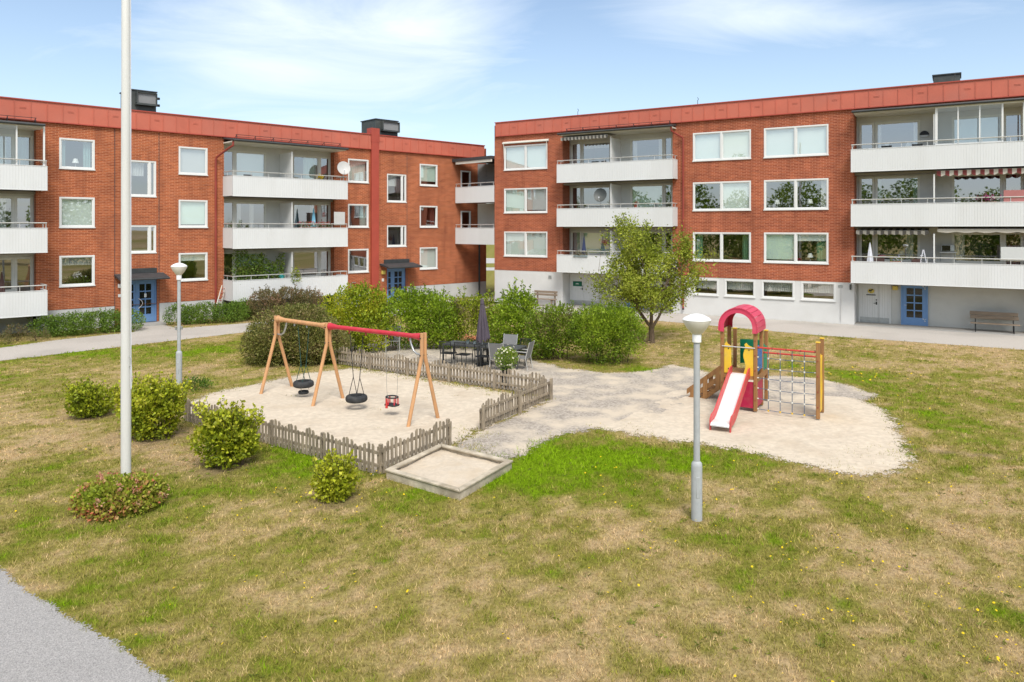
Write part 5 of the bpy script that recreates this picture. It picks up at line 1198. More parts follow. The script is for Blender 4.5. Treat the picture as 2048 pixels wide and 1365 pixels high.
def parasol():
    c = XY(964.5, 731); t = thing('parasol', 'folded dark purple parasol standing between the garden tables', 'parasol', (c.x, c.y, 0))
    MB().tube([(0, 0, 0), (0, 0, 2.30)], .022, 10).build('pole', 'alu', t)
    MB().lathe([(.25, 0), (.25, .05), (.20, .075), (.05, .085), (.05, .30), (.03, .31)], 24).build('foot', 'black', t)
    m = MB(); n, k = 48, 12; 
    for i in range(k + 1):
        f = i / k; z = 2.27 - f * 1.38
        for j in range(n):
            a = 2 * math.pi * j / n; fold = .62 + .38 * abs(math.cos(a * 4 + .25 * math.sin(f * 5))) ** .7
            r = (.035 + .215 * f ** .85) * (1 if f < .05 else fold); zz = z + (.06 * math.cos(a * 8) + .05 * math.sin(a + 1)) * f ** 4
            m.v.append((r * math.cos(a) + .03 * f, r * math.sin(a), zz))
    m.f = [(i * n + j, i * n + (j + 1) % n, (i + 1) * n + (j + 1) % n, (i + 1) * n + j) for i in range(k) for j in range(n)] + [tuple(range(n))]
    m.build('canopy', 'parasol', t)
    MB().lathe([(.075, 2.13), (.055, 2.25), (.03, 2.29), (.0, 2.33)], 14).build('top_cap', 'parasol', t)
parasol()
def bench_right():
    s = FR.w(26.75, -.45); t = thing('bench', 'weathered plank bench with a black frame, under the big balconies', 'bench', (s[0], s[1], 0), FR.rz, 'benches along the right brick block')
    MB().box(-.92, .92, -.02, .03, .60, .76).box(-.94, .90, -.0, .045, .77, .93).build('backrest', 'bench_wood', t, bevel=.008)
    MB().box(-.92, .95, -.42, -.24, .40, .44).box(-.92, .95, -.22, -.04, .40, .44).build('seat', 'bench_wood', t, bevel=.008)
    for x in (-.72, .72):
        MB().tube([(x, .055, .90), (x, .05, .03), (x, -.40, .03), (x, -.38, .385)], .022, 6).build('leg', 'black', t)
    MB().tube([(-.72, -.2, .05), (.72, -.2, .05)], .018, 6).build('stretcher', 'black', t)
bench_right()
def bench_left():
    s = FR.w(3.97, .55); t = thing('bench', 'old slatted wooden bench against the pale basement wall, behind the hedge', 'bench', (s[0], s[1], 0), FR.rz, 'benches along the right brick block')
    MB().box(-.80, .80, .20, .235, .62, .75).box(-.80, .80, .205, .24, .78, .92).build('backrest', 'bench_wood', t, bevel=.006)
    MB().box(-.84, .84, -.25, -.09, .42, .46).box(-.84, .84, -.07, .09, .42, .46).build('seat', 'bench_wood', t, bevel=.006)
    for x in (-.6, .6):
        MB().box(x - .04, x + .04, .241, .30, .0, .90).box(x - .04, x + .04, -.22, .24, .36, .415).box(x - .04, x + .04, -.2, -.12, 0, .359).build('leg', 'bench_wood', t)
bench_left()
def ladder():
    a = Vector((*FL.w(8.95, .80), 0)); b = Vector((*FL.w(9.62, .35), 1.75)); t = thing('ladder', 'small pale wooden ladder leaning on the end of the lowest balcony', 'ladder', a)
    d = b - a; sd = Vector((FL.d[0] * .15 + FL.y[0] * .12, FL.d[1] * .15 + FL.y[1] * .12, 0)); m = MB()
    for s in (-1, 1): m.tube([sd * s, d + sd * s], .028, 6)
    m.build('side_rail', 'awning_cream', t); r = MB()
    for i in range(1, 9): r.tube([d * i / 9 - sd, d * i / 9 + sd], .022, 6)
    r.build('rung', 'cloth_pink', t)
ladder()

# ------------------------------------------------------------------ plants
def bush(name, label, cat, base, blobs, n, ls, pal, group=None, wr=.6, fill=.5, lump=.22, shoots=0, shootlen=.4, stems=9, up=.35, rz=0.0, sparse=0.0, freq=2.6, extra=None):
    """shrub: leaves through the volume of a few lumpy ellipsoids, with stems inside"""
    t = thing(name, label, cat, (base[0], base[1], 0), rz, group)
    n = int(n * 1.5); vol = np.array([(b[3] * b[4] * b[5]) ** .72 for b in blobs]); cnt = (n * vol / vol.sum()).astype(int); Ps = []; Ns = []
    for b, k in zip(blobs, cnt):
        k2 = int(k * 1.9); d = unit(k2); r = 1 - fill * NR.random(k2) ** 1.6
        c = np.array(b[:3]); rad = np.array(b[3:6]); off = rnd.uniform(0, 50)
        r = r * (1 + lump * 2 * (fbm(d * 2.3 + off, 3) - .5) + lump * 1.2 * (fbm(d * 6 + off, 2) - .5))
        p = c + d * rad * r[:, None]; keep = p[:, 2] > .03
        keep &= fbm(p * freq + off, 2) > (.34 + sparse)
        Ps.append(p[keep][:k]); Ns.append(d[keep][:k])
    P = np.concatenate(Ps); N_ = np.concatenate(Ns)
    sh = MB(); tips = []
    for i in range(shoots):
        b = rnd.choice(blobs); d = Vector((rnd.gauss(0, .8), rnd.gauss(0, .8), rnd.uniform(.25, 1.2))).normalized(); q = Vector(b[:3]) + Vector((d.x * b[3], d.y * b[4], d.z * b[5])) * .85
        e = q + (d + Vector((0, 0, .8))).normalized() * shootlen * rnd.uniform(.5, 1.1)
        if e.z < .15: continue
        sh.tube([q, e], [.007, .003], 4)
        for _ in range(int(18 * shootlen / .4)): f = rnd.random(); tips.append(q.lerp(e, f) + Vector((rnd.gauss(0, .02), rnd.gauss(0, .02), rnd.gauss(0, .02))))
    if tips: P = np.concatenate([P, np.array(tips)]); N_ = np.concatenate([N_, unit(len(tips))])
    D = N_ * .7 + unit(len(P)) * .75 + np.array([0, 0, up]); D /= np.linalg.norm(D, axis=1)[:, None]
    C = pick(P, pal, var=.34) * 1.18; S = ls * NR.uniform(.6, 1.35, len(P))
    V, T, K = leaf_arrays(P, D, S, wr, C)
    if extra:                                          # (count, size, colours) of flower heads near the outside
        k, es, ec = extra; idx = NR.choice(len(P), k, replace=False); q = P[idx] + N_[idx] * .06 + np.array([0, 0, .04]); m = 9
        q = np.repeat(q, m, 0) + NR.normal(0, es * .55, (k * m, 3)); V2, T2, K2 = leaf_arrays(q, unit(k * m), np.full(k * m, es), .8, pick(q, ec, 3)); T = np.concatenate([T, T2 + len(V)]); V = np.concatenate([V, V2]); K = np.concatenate([K, K2])
    np_mesh('foliage', V, T, K, 'leaf', t)
    for i in range(stems):
        b = blobs[i % len(blobs)]; a = rnd.uniform(0, 6.28); q = Vector((b[0] + b[3] * .22 * math.cos(a), b[1] + b[4] * .22 * math.sin(a), -.02)); e = Vector((b[0] + b[3] * .62 * math.cos(a), b[1] + b[4] * .62 * math.sin(a), b[2] + b[5] * rnd.uniform(.2, .7)))
        sh.tube([q, q.lerp(e, .5) + Vector((rnd.gauss(0, .05), rnd.gauss(0, .05), .12)), e], [.018, .012, .005], 5)
    if sh.v: sh.build('stems', 'twig', t)
    return t
LILAC = [(.085, .140, .012), (.155, .235, .014), (.22, .32, .018), (.32, .41, .030)]
LIME = [(.13, .19, .012), (.21, .28, .014), (.31, .36, .018), (.44, .42, .03)]
SPIREA = [(.100, .115, .026), (.155, .165, .038), (.215, .215, .052), (.25, .19, .085)]
CURRANT = [(.15, .195, .014), (.27, .32, .018), (.40, .42, .026), (.55, .52, .06)]
ROSE = [(.060, .115, .016), (.105, .185, .022), (.150, .240, .030), (.19, .27, .04)]
APPLE = [(.17, .21, .026), (.26, .315, .030), (.34, .40, .036), (.46, .48, .07)]
GH = 'tall green bushes between the yard and the houses'
bush('spirea_bush', 'large dark olive rounded bush behind the left end of the swing frame', 'bush', (-7.75, 25.75), [(0, 0, .9, 1.62, 1.25, 1.05), (-.75, -.3, .62, .95, 1.0, .80), (.7, -.25, .75, .95, 1.0, .85), (.25, .2, 1.35, .95, .9, .65), (1.35, -.1, .6, .7, .8, .6)], 22000, .082, SPIREA, wr=.5, lump=.25, shoots=60, shootlen=.3)
bush('lilac_bush', 'bright lime topped bush nearest the big white balconies of the left block', 'bush', (-6.0, 27.9), [(-.2, 0, 1.35, 1.15, 1.0, 1.15), (.55, -.2, .9, .9, .9, .9), (-.75, -.2, .95, .65, .8, .75), (.35, .1, 1.8, .85, .8, .65)], 8200, .095, LIME, GH, lump=.28, shoots=40, shootlen=.45)
bush('lilac_bush', 'dense deep green bush behind the lone grey armchair', 'bush', (-3.75, 28.5), [(-.5, 0, 1.2, 1.1, 1.0, 1.15), (.65, 0, 1.15, 1.05, 1.0, 1.05), (0, .1, 1.75, 1.0, .8, .6), (1.2, .1, .8, .7, .8, .8)], 9500, .095, LILAC, GH, lump=.26, shoots=40, shootlen=.4)
bush('lilac_bush', 'thin see-through bush left of the folded parasol', 'bush', (-1.55, 28.6), [(0, 0, .95, .95, .8, 1.0), (-.35, 0, 1.3, .6, .6, .7), (.45, 0, 1.4, .5, .6, .65)], 3000, .085, LIME[:3] + [(.20, .15, .08)], GH, lump=.3, shoots=46, shootlen=.55, sparse=.05)
bush('lilac_bush', 'tall tufted bush just right of the folded parasol', 'bush', (.05, 27.7), [(0, 0, 1.1, .95, .9, 1.15), (.2, .1, 1.75, .7, .7, .65), (-.3, 0, .8, .7, .8, .75)], 5200, .090, LILAC, GH, lump=.28, shoots=44, shootlen=.5, sparse=.02)
bush('lilac_bush', 'lower bush in front of the wooden bench by the basement wall', 'bush', (1.5, 26.3), [(0, 0, .95, 1.0, .85, .95), (.35, -.1, 1.25, .7, .7, .65), (-.45, 0, .8, .6, .7, .75)], 4800, .085, LILAC[:3] + [(.16, .15, .05)], GH, lump=.28, shoots=40, shootlen=.45, sparse=.02)
bush('lilac_bush', 'broad full bush at the right end of the row, next to the apple tree', 'bush', (3.35, 25.55), [(0, 0, 1.0, 1.25, 1.05, 1.0), (-.55, -.1, 1.2, .75, .8, .75), (.6, .0, 1.15, .75, .8, .8), (.1, .1, 1.55, .9, .7, .5)], 9800, .085, LILAC, GH, wr=.42, lump=.24, shoots=60, shootlen=.35)
GC = 'yellow green currant bushes on the lawn'
bush('currant_bush', 'low currant bush farthest left on the lawn, behind the flagpole', 'bush', (-10.65, 18.35), [(0, 0, .34, .52, .50, .38), (-.16, -.05, .48, .32, .34, .26)], 2200, .066, CURRANT[:3], GC, wr=.85, lump=.34, shoots=40, shootlen=.36)
bush('currant_bush', 'tallest currant bush, right behind the flagpole', 'bush', (-8.2, 16.5), [(0, 0, .52, .62, .60, .54), (.30, 0, .80, .42, .42, .38), (-.46, .1, .72, .34, .36, .36)], 4600, .070, CURRANT, GC, wr=.85, lump=.36, shoots=80, shootlen=.46)
bush('currant_bush', 'yellow topped currant bush against the front picket fence', 'bush', (-5.78, 14.6), [(0, 0, .44, .56, .54, .48), (-.10, 0, .72, .32, .34, .32), (.30, 0, .56, .34, .34, .34)], 4000, .066, CURRANT, GC, wr=.85, lump=.36, shoots=80, shootlen=.44)
bush('currant_bush', 'smallest currant bush, nearest to the sandbox', 'bush', (-3.12, 12.8), [(0, 0, .26, .36, .34, .29), (.1, 0, .40, .20, .22, .18)], 1700, .060, CURRANT[1:], GC, wr=.85, lump=.36, shoots=50, shootlen=.34)
RED = [(.21, .27, .024), (.30, .35, .030), (.26, .31, .035), (.38, .36, .06), (.48, .32, .12), (.52, .15, .09)]
bush('groundcover_shrub', 'low round mound of green and reddish leaves at the flagpole foot', 'bush', (-6.70, 12.42), [(0, 0, .10, .70, .70, .38), (.26, .1, .20, .42, .42, .26), (-.26, -.1, .18, .44, .44, .27)], 6500, .060, RED, wr=.85, lump=.14, stems=0, fill=.4, freq=1.2, extra=(75, .045, [(.50, .13, .08), (.62, .30, .20), (.55, .36, .22)]))
def hedge_blobs(a, b, o0, o1, h, step=.62):
    out = []; x = a
    while x < b: out.append((x, -rnd.uniform(o0 + .35, o1 - .35), h * rnd.uniform(.38, .50), rnd.uniform(.55, .75), (o1 - o0) * .45, h * rnd.uniform(.48, .62))); x += step
    return out
bush('rose_hedge', 'low green hedge under the first windows of the left block, left of the flagpole', 'hedge', FL.o, hedge_blobs(1.5, 4.7, .9, 2.6, .95), 8200, .07, ROSE, 'low hedges along the left block', rz=FL.rz, stems=0, shoots=50, shootlen=.25)
bush('rose_hedge', 'low green hedge right of the blue door of the left block', 'hedge', FL.o, hedge_blobs(7.1, 10.3, .8, 2.4, 1.0), 8200, .07, ROSE, 'low hedges along the left block', rz=FL.rz, stems=0, shoots=50, shootlen=.25)
PINK = [(.11, .115, .035), (.17, .15, .055), (.27, .17, .10)]
bush('spirea_bush', 'brownish pink flowering bush under the lowest middle balcony', 'bush', FL.o, [(11.0, -2.2, .75, .85, .8, .75), (12.3, -2.2, .85, .95, .8, .75), (13.5, -2.2, .7, .8, .8, .65)], 8000, .080, PINK, rz=FL.rz, wr=.5, shoots=60, shootlen=.4, extra=(90, .07, [(.38, .20, .14), (.52, .33, .24)]))
bush('dry_weeds', 'dry brown weeds along the basement wall at the far left', 'weeds', FL.o, [(-1.2, -2.2, .25, .5, .5, .35), (.3, -2.0, .28, .5, .45, .38), (-.4, -2.9, .2, .5, .5, .25), (1.0, -2.6, .18, .45, .4, .22)], 1500, .07, [(.20, .16, .07), (.16, .17, .05), (.26, .15, .10)], rz=FL.rz, wr=.25, shoots=40, shootlen=.3, up=1.0)
bush('weed_clump', 'small leafy weed clump at the foot of the slim lamp post', 'weeds', (-9.3, 21.3), [(0, 0, .12, .45, .4, .22)], 420, .07, ROSE, wr=.35, stems=3, up=.9)

def apple_tree():
    t = thing('apple_tree', 'apple tree with several crooked limbs in front of the right block', 'tree', (5.77, 30.0, 0))
    tr = MB(); limbs = MB(); tips = []
    tr.tube([(0, 0, -.05), (.01, 0, .25), (0, .02, .55), (.03, 0, .80)], [.15, .115, .11, .13], 12)
    tr.build('trunk', 'bark', t)
    r = random.Random(21)
    def grow(p, d, L_, rad, lev):
        pts = [p]; q = p.copy(); dd = d.normalized(); k = 5 if lev < 2 else 4
        for i in range(k):
            dd = (dd + Vector((r.gauss(0, .16), r.gauss(0, .16), r.gauss(.05, .12)))).normalized(); q = q + dd * L_ / k; pts.append(q.copy())
        limbs.tube(pts, [.66 * rad * (1 - .62 * i / k) for i in range(k + 1)], 7 if lev < 2 else 4, cap=False)
        if lev >= 2:
            for a in pts[1:]: tips.append((a, lev))
        if lev < 3:
            n = (4, 4, 4)[lev]
            for i in range(n):
                j = r.randint(2 if lev == 0 else 1, k); s = Vector((r.gauss(0, 1), r.gauss(0, 1), r.gauss(.25, .6))).normalized()
                grow(pts[j].copy(), (dd * .75 + s * .85), L_ * r.uniform(.48, .72), rad * .50, lev + 1)
    for d, L_, rad in (((-.75, -.1, .95), 2.05, .085), ((-.25, .3, 1.3), 2.25, .10), ((.28, -.25, 1.35), 2.2, .095), ((.85, .1, 1.0), 2.05, .095), ((-1.0, .25, .55), 1.95, .065), ((.35, .6, 1.1), 2.0, .075)):
        grow(Vector((d[0] * .09, d[1] * .09, .70)), Vector(d), L_, rad, 0)
    for _ in range(44):                                # upright water shoots over the crown
        a, _l = r.choice(tips)
        if a.z < 2.8 or a.z > 4.6: continue
        e = a + Vector((r.gauss(0, .12), r.gauss(0, .12), r.uniform(.5, 1.0))); limbs.tube([a, e], [.012, .004], 4, cap=False)
        for i in range(4): tips.append((a.lerp(e, (i + .5) / 4), 4))
    for sx, sz in ((-2.2, 1.6), (-2.35, 2.3), (-1.9, 2.0), (-2.0, 1.5), (2.2, 3.0), (2.45, 3.35), (2.1, 2.4)): # long side twigs
        a = Vector((sx * .55, r.gauss(0, .3), sz - .3)); e = Vector((sx, r.gauss(0, .4), sz)); limbs.tube([a, a.lerp(e, .5) + Vector((0, 0, .1)), e], [.016, .01, .004], 4, cap=False)
        for i in range(5): tips.append((a.lerp(e, .25 + .75 * i / 4), 3))
    limbs.build('limb', 'bark', t)
    P = []
    for a, l in tips:
        if a.z < 1.25: continue
        k = {2: 6, 3: 17, 4: 40}[l]; sp = {2: .18, 3: .19, 4: .08}[l]
        P.append(np.array(a)[None, :] + NR.normal(0, sp, (k, 3)))
    P = np.concatenate(P); P = P[(P[:, 2] < 5.7) & ((fbm(P * 1.25 + 6, 3) > .40) | (P[:, 2] > 4.3))]; D = unit(len(P)) + np.array([0, 0, .15]); D /= np.linalg.norm(D, axis=1)[:, None]
    C = pick(P, APPLE, .9, .2)
    V, T, K = leaf_arrays(P, D, .098 * NR.uniform(.6, 1.35, len(P)), .58, C)
    np_mesh('crown', V, T, K, 'leaf', t)
apple_tree()
def far_wood():                                        # the wood beyond the yard, mirrored in the panes
    V0, T0, C0 = [], [], []; o = 0
    for x, y, h, r in ((-44, 5, 10, 4.5), (-41, -3, 12, 5), (-38, -11, 10, 4.5), (-35, -19, 12, 5), (-29, -25, 11, 5), (-25, -32, 13, 5.5), (-49, 14, 10, 4), (-17, -36, 10, 5), (-10, -41, 12, 5), (-2, -38, 9, 4.5), (5, -43, 12, 5), (13, -40, 9, 5), (22, -36, 10, 5), (30, -30, 12, 5), (35, -20, 9, 5), (40, -10, 11, 5)):
        n = 4200; d = unit(n); q = d * np.array([r, r, h * .52]) * (NR.random((n, 1)) ** .35) * (1 + .5 * (fbm(d * 2.5 + x, 3) - .5))[:, None] + np.array([x, y, h * .47])
        V, T, K = leaf_arrays(q, unit(n), .42 * NR.uniform(.6, 1.4, n), .7, pick(q, LILAC, .3)); V0.append(V); T0.append(T + o); C0.append(K * .9); o += len(V)
        a = np.array([[x - .2, y, 0], [x + .2, y, 0], [x, y, h * .6], [x, y - .2, 0], [x, y + .2, 0], [x, y, h * .6]]); V0.append(a); T0.append(np.array([[0, 1, 2], [3, 4, 5]]) + o); C0.append(np.tile([.1, .07, .05], (6, 1))); o += 6
    tag(np_mesh('wood', np.concatenate(V0), np.concatenate(T0), np.concatenate(C0), 'leaf'), 'trees of the wood around the yard, mirrored in the windows', 'wood', kind='stuff')
far_wood()
def daisies():
    p = gp(1013, 775); t = thing('daisy_planter', 'white daisies on a black three legged stand behind the picket fence', 'planter', (p[0], p[1], 0))
    m = MB()
    for k in range(3): a = k * 2.094 + .4; m.tube([(.17 * math.cos(a), .17 * math.sin(a), 0), (.13 * math.cos(a), .13 * math.sin(a), .50)], .022, 6)
    m.build('stand', 'black', t); MB().lathe([(.10, .36), (.155, .52), (.155, .60), (.14, .60), (.13, .56)], 18).build('pot', 'black', t)
    n = 1500; d = unit(n); P = d * np.array([.34, .34, .34]) * (NR.random((n, 1)) ** .4) * (1 + .3 * (fbm(d * 3, 2) - .5))[:, None] + np.array([0, 0, .84])
    D = d * .6 + unit(n) * .6 + np.array([0, 0, .5]); D /= np.linalg.norm(D, axis=1)[:, None]
    V, T, K = leaf_arrays(P, D, .075 * NR.uniform(.7, 1.3, n), .28, pick(P, [(.16, .25, .03), (.25, .36, .04), (.34, .43, .06)]))
    np_mesh('foliage', V, T, K, 'leaf', t)
    Vf = []; Tf = []; Cf = []
    for i in range(70):
        q = unit(1)[0]; q = q if q[2] > -.5 else -q; c = np.array([0, 0, .86]) + q * np.array([.38, .38, .40]) * rnd.uniform(.85, 1.12); u_ = np.cross(q, unit(1)[0]); u_ /= np.linalg.norm(u_); w = np.cross(q, u_); r_ = rnd.uniform(.022, .034)
        o = len(Vf); Vf.append(c + q * .008); Cf.append((.7, .6, .12))
        for j in range(10):
            a = j * math.pi / 5; rr = r_ * (1 if j % 2 else .62); Vf.append(c + (u_ * math.cos(a) + w * math.sin(a)) * rr); Cf.append((.84, .84, .80))
            Tf.append((o, o + 1 + j, o + 1 + (j + 1) % 10))
    np_mesh('blossoms', np.array(Vf), np.array(Tf), np.array(Cf), 'petal', t)
daisies()
def flower_clump(parent, c, rad, n, size, pal, name='blossoms', wr=.9):
    P = np.array(c) + NR.normal(0, 1, (n, 3)) * np.array(rad); V, T, K = leaf_arrays(P, unit(n), size * NR.uniform(.7, 1.3, n), wr, pick(P, pal, 6)); return np_mesh(name, V, T, K, 'petal', parent)
GREENS = [(.06, .12, .02), (.10, .18, .03)]
def pot_flowers(label, loc, r, h, potm, pal, group=None, name='flower_pot', spread=.10, n=160):
    t = thing(name, label, 'flower pot', loc, 0, group)
    MB().lathe([(r * .78, 0), (r, h), (r * .9, h), (r * .85, h * .85)], 16).build('pot', potm, t)
    flower_clump(t, (0, 0, h + .05), (spread, spread, .035), n, .05, GREENS, 'foliage', .5); flower_clump(t, (0, 0, h + .09), (spread, spread, .03), n, .045, pal)
    return t
ORANGE = [(.62, .20, .08), (.70, .34, .18), (.45, .13, .07)]
for lb, a, b in (('grey pot of orange flowers on the dark table, left one of two', .80, .40), ('grey pot of orange flowers on the dark table, right one of two', 1.08, .36)):
    x, y = on_table(a, b); pot_flowers(lb, (x, y, .721), .065, .13, 'pot_grey', ORANGE, 'flower pots on the garden table')

# ------------------------------------------------------------------ things on the balconies
def fw(f, s, off, z): x, y = f.w(s, off); return (x, y, z)
def small_parasol(label, f, s, off, z, h, r, mt, fl=.9):
    t = thing('balcony_parasol', label, 'parasol', fw(f, s, off, z)); MB().tube([(0, 0, 0), (0, 0, h)], .016, 6).build('pole', 'alu', t)
    m = MB(); n, k = 24, 6
    for i in range(k + 1):
        g = i / k
        for j in range(n): a = 2 * math.pi * j / n; rr = (.02 + r * g ** fl) * (.7 + .3 * abs(math.cos(3 * a))); m.v.append((rr * math.cos(a), rr * math.sin(a), h - .02 - g * (h * .52)))
    m.f = [(i * n + j, i * n + (j + 1) % n, (i + 1) * n + (j + 1) % n, (i + 1) * n + j) for i in range(k) for j in range(n)]
    m.build('canopy', mt, t); return t
Z1L, Z2L, Z3L, Z1R, Z2R, Z3R = 1.13, 3.87, 6.59, 2.31, 5.02, 7.63
small_parasol('folded pale blue parasol on the middle balcony of the left block', FL, 14.62, .55, Z2L, 2.0, .13, 'cloth_blue')
small_parasol('folded navy parasol on the lowest balcony behind the apple tree', FR, 6.55, .35, Z1R, 1.95, .13, 'cloth_navy')
small_parasol('folded white parasol by the lowest big balcony window of the right block', FR, 21.75, .35, Z1R, 1.75, .14, 'cloth_white')
small_parasol('folded brown parasol on the lowest balcony at the far left', FL, .02, .35, Z1L, 1.75, .12, 'cloth_brown')
def dish(label, f, s, off, z, r, mt, zrail, az):
    t = thing('satellite_dish', label, 'satellite dish', fw(f, s, off, z), f.rz + az)
    T = Matrix.Rotation(math.radians(68), 4, 'X'); prof = [(0, 0), (r * .35, r * .02), (r * .7, r * .09), (r, r * .20)]
    m = MB(); n = 28
    for dz in (0, .015):
        for q, h in prof:
            for j in range(n): a = 2 * math.pi * j / n; m.v.append(tuple(T @ Vector((q * .88 * math.cos(a), q * math.sin(a), h - dz))))
    k = len(prof)
    for b in (0, 1):
        for i in range(k - 1):
            for j in range(n): o = b * k * n; m.f.append((o + i * n + j, o + i * n + (j + 1) % n, o + (i + 1) * n + (j + 1) % n, o + (i + 1) * n + j))
    for j in range(n): m.f.append(((k - 1) * n + j, (k - 1) * n + (j + 1) % n, (2 * k - 1) * n + (j + 1) % n, (2 * k - 1) * n + j))
    m.build('reflector', mt, t)
    MB().tube([(0, .02, 0), (0, .10, -.1), (0, .10, zrail - z - .3)], .02, 6).build('mast', 'galv', t)
    MB().tube([(0, -.05, -r * .8), (-.02, -r * .75, -r * .72), (-.02, -r * .95, -r * .30)], .011, 5).tube([(-.02, -r * .93, -r * .36), (-.02, -r * .86, -r * .22)], .030, 8).build('feed_arm', 'cloth_white', t)
dish('white satellite dish at the end of the top middle balcony of the left block', FL, 16.12, 1.28, 8.16, .42, 'dish_white', 7.6, -.35)
dish('dark grey satellite dish on the middle balcony above the apple tree', FR, 7.70, .55, 6.62, .43, 'vent_dark', 5.9, .25)
def rail_plants(label, f, s0, s1, off, z, h, n, pal, ls=.09, flowers=None, cat='balcony plants', name='balcony_plants', box=True):
    t = thing(name, label, cat, fw(f, s0, off, z), f.rz); L_ = s1 - s0
    if box: MB().box(0, L_, -.07, .07, -.10, .02).build('flower_box', 'terracotta' if flowers else 'pot_grey', t, bevel=.01)
    P = np.stack([NR.uniform(0, L_, n), NR.normal(0, .12, n), NR.random(n) ** 1.3 * h], 1); P[:, 2] *= .55 + .9 * fbm(np.stack([P[:, 0] * 2.2, P[:, 0] * 0, P[:, 0] * 0], 1) + 4, 2)
    V, T, K = leaf_arrays(P, unit(n), ls * NR.uniform(.6, 1.4, n), .55, pick(P, pal, 3)); np_mesh('foliage', V, T, K, 'leaf', t)
    if flowers:
        for pal2, a, b, k in flowers: flower_clump(t, (a * L_, 0, h * .8), (b * L_, .07, .06), k, .06, pal2)
    return t
rail_plants('thick tangle of tall green plants on the lowest middle balcony', FL, 9.95, 12.7, .80, 1.60, 1.75, 3000, ROSE + [(.16, .18, .05)], .12, box=False)
rail_plants('straggling light green plant trailing over the lowest middle balcony rail', FL, 12.9, 13.4, 1.32, 1.80, .75, 260, LIME, .09, box=False)
rail_plants('red and white flowers in a box on the middle balcony', FL, 13.5, 15.4, 1.1, 4.78, .26, 420, GREENS, .07, [([(.42, .02, .03), (.5, .05, .06)], .25, .16, 130), ([(.7, .66, .5), (.75, .7, .6)], .40, .05, 40), ([(.42, .02, .03), (.5, .05, .06)], .75, .14, 120)], 'flower box', 'flower_box')
rail_plants('yellow flowers on the top middle balcony', FL, 14.55, 15.0, 1.0, 7.42, .26, 120, GREENS, .06, [([(.8, .55, .02), (.85, .62, .04)], .5, .22, 150)], 'flower box', 'flower_box')
rail_plants('dried brownish flower box on the lowest balcony behind the apple tree', FR, 6.1, 7.0, .78, 3.14, .25, 240, [(.12, .11, .05), (.2, .15, .08), (.15, .17, .06)], .07, None, 'flower box', 'flower_box')
rail_plants('magenta flowers on the middle big balcony', FR, 26.2, 26.8, .62, 5.90, .24, 150, GREENS, .06, [([(.30, .02, .14), (.4, .05, .2)], .4, .3, 130), ([(.8, .8, .78), (.8, .8, .8)], .8, .1, 30)], 'flower box', 'flower_box')
rail_plants('small potted greens on the lowest big balcony', FR, 22.6, 23.1, .3, 3.15, .22, 120, LILAC, .06, [([(.3, .35, .6), (.6, .6, .7)], .6, .2, 30)], 'flower box', 'flower_box')
pot_flowers('small red pot on the middle balcony above the apple tree', fw(FR, 9.9, .60, 5.90), .12, .16, 'terracotta', [(.4, .05, .05), (.5, .1, .08)], spread=.07, n=60)
def hanging_basket():
    t = thing('hanging_basket', 'hanging basket of reddish flowers at the left edge of the apple tree crown', 'flower basket', fw(FR, 7.85, .2, 3.75)); MB().lathe([(.05, 0), (.14, .12), (.15, .15), (.13, .15)], 14).tube([(0, 0, .15), (0, 0, .75)], .005, 4).build('basket', 'terracotta', t); flower_clump(t, (0, 0, .18), (.13, .13, .10), 240, .055, [(.30, .08, .08), (.42, .16, .14), (.14, .16, .05)])
hanging_basket()
def wcan():
    t = thing('watering_can', 'small teal watering can on the lowest middle balcony rail', 'watering can', fw(FL, 12.45, 1.12, 1.98), FL.rz); MB().lathe([(.085, 0), (.095, .16), (.06, .24), (.05, .24)], 14).tube([(.08, 0, .05), (.2, 0, .22)], .016, 6).tube([(-.09, 0, .05), (-.17, 0, .13), (-.06, 0, .25)], .012, 6).build('can', 'teal', t)
wcan()
def awning(label, f, s0, s1, z, off0, off1, drop, mats, nst):
    t = thing('awning', label, 'awning', fw(f, s0, 0, z), f.rz, 'balcony awnings'); L_ = s1 - s0
    MB().tube([(0, -off1, -.02), (L_, -off1, -.02)], .025, 8).build('front_bar', 'cream_paint', t)
    for k, mt in enumerate(mats):
        m = MB()
        for i in range(nst):
            if i % len(mats) != k: continue
            a, b = L_ * i / nst, L_ * (i + 1) / nst; m.quad((a, -off0, .10), (b, -off0, .10), (b, -off1, 0), (a, -off1, 0)); n = 6
            for j in range(n):
                p, q = a + (b - a) * j / n, a + (b - a) * (j + 1) / n; w = lambda x: -drop * (.72 + .28 * abs(math.sin(math.pi * x / L_ * nst * .5)))
                m.quad((p, -off1 - .027, -.01), (q, -off1 - .027, -.01), (q, -off1 - .03, w(q)), (p, -off1 - .03, w(p)))
        m.build('fabric', mt, t, smooth=False)
    return t
aw = awning('red and cream striped awning over the middle big balcony', FR, 24.52, 28.2, 7.36, -.6, .62, .26, ('awning_red', 'awning_cream'), 22)
awning('dark and cream striped awning over the lowest big balcony', FR, 21.15, 24.2, 4.62, -.6, .45, .20, ('awning_cream', 'awning_grey'), 20)
awning('plain grey beige awning rolled in beside the striped one, lowest big balcony', FR, 24.55, 28.3, 4.70, -.2, .62, .17, ('awning_cream',), 10)
awning('cream and dark striped awning over the top balcony near the gap', FR, 5.15, 8.2, 10.12, -.6, .62, .20, ('awning_cream', 'awning_grey'), 26)
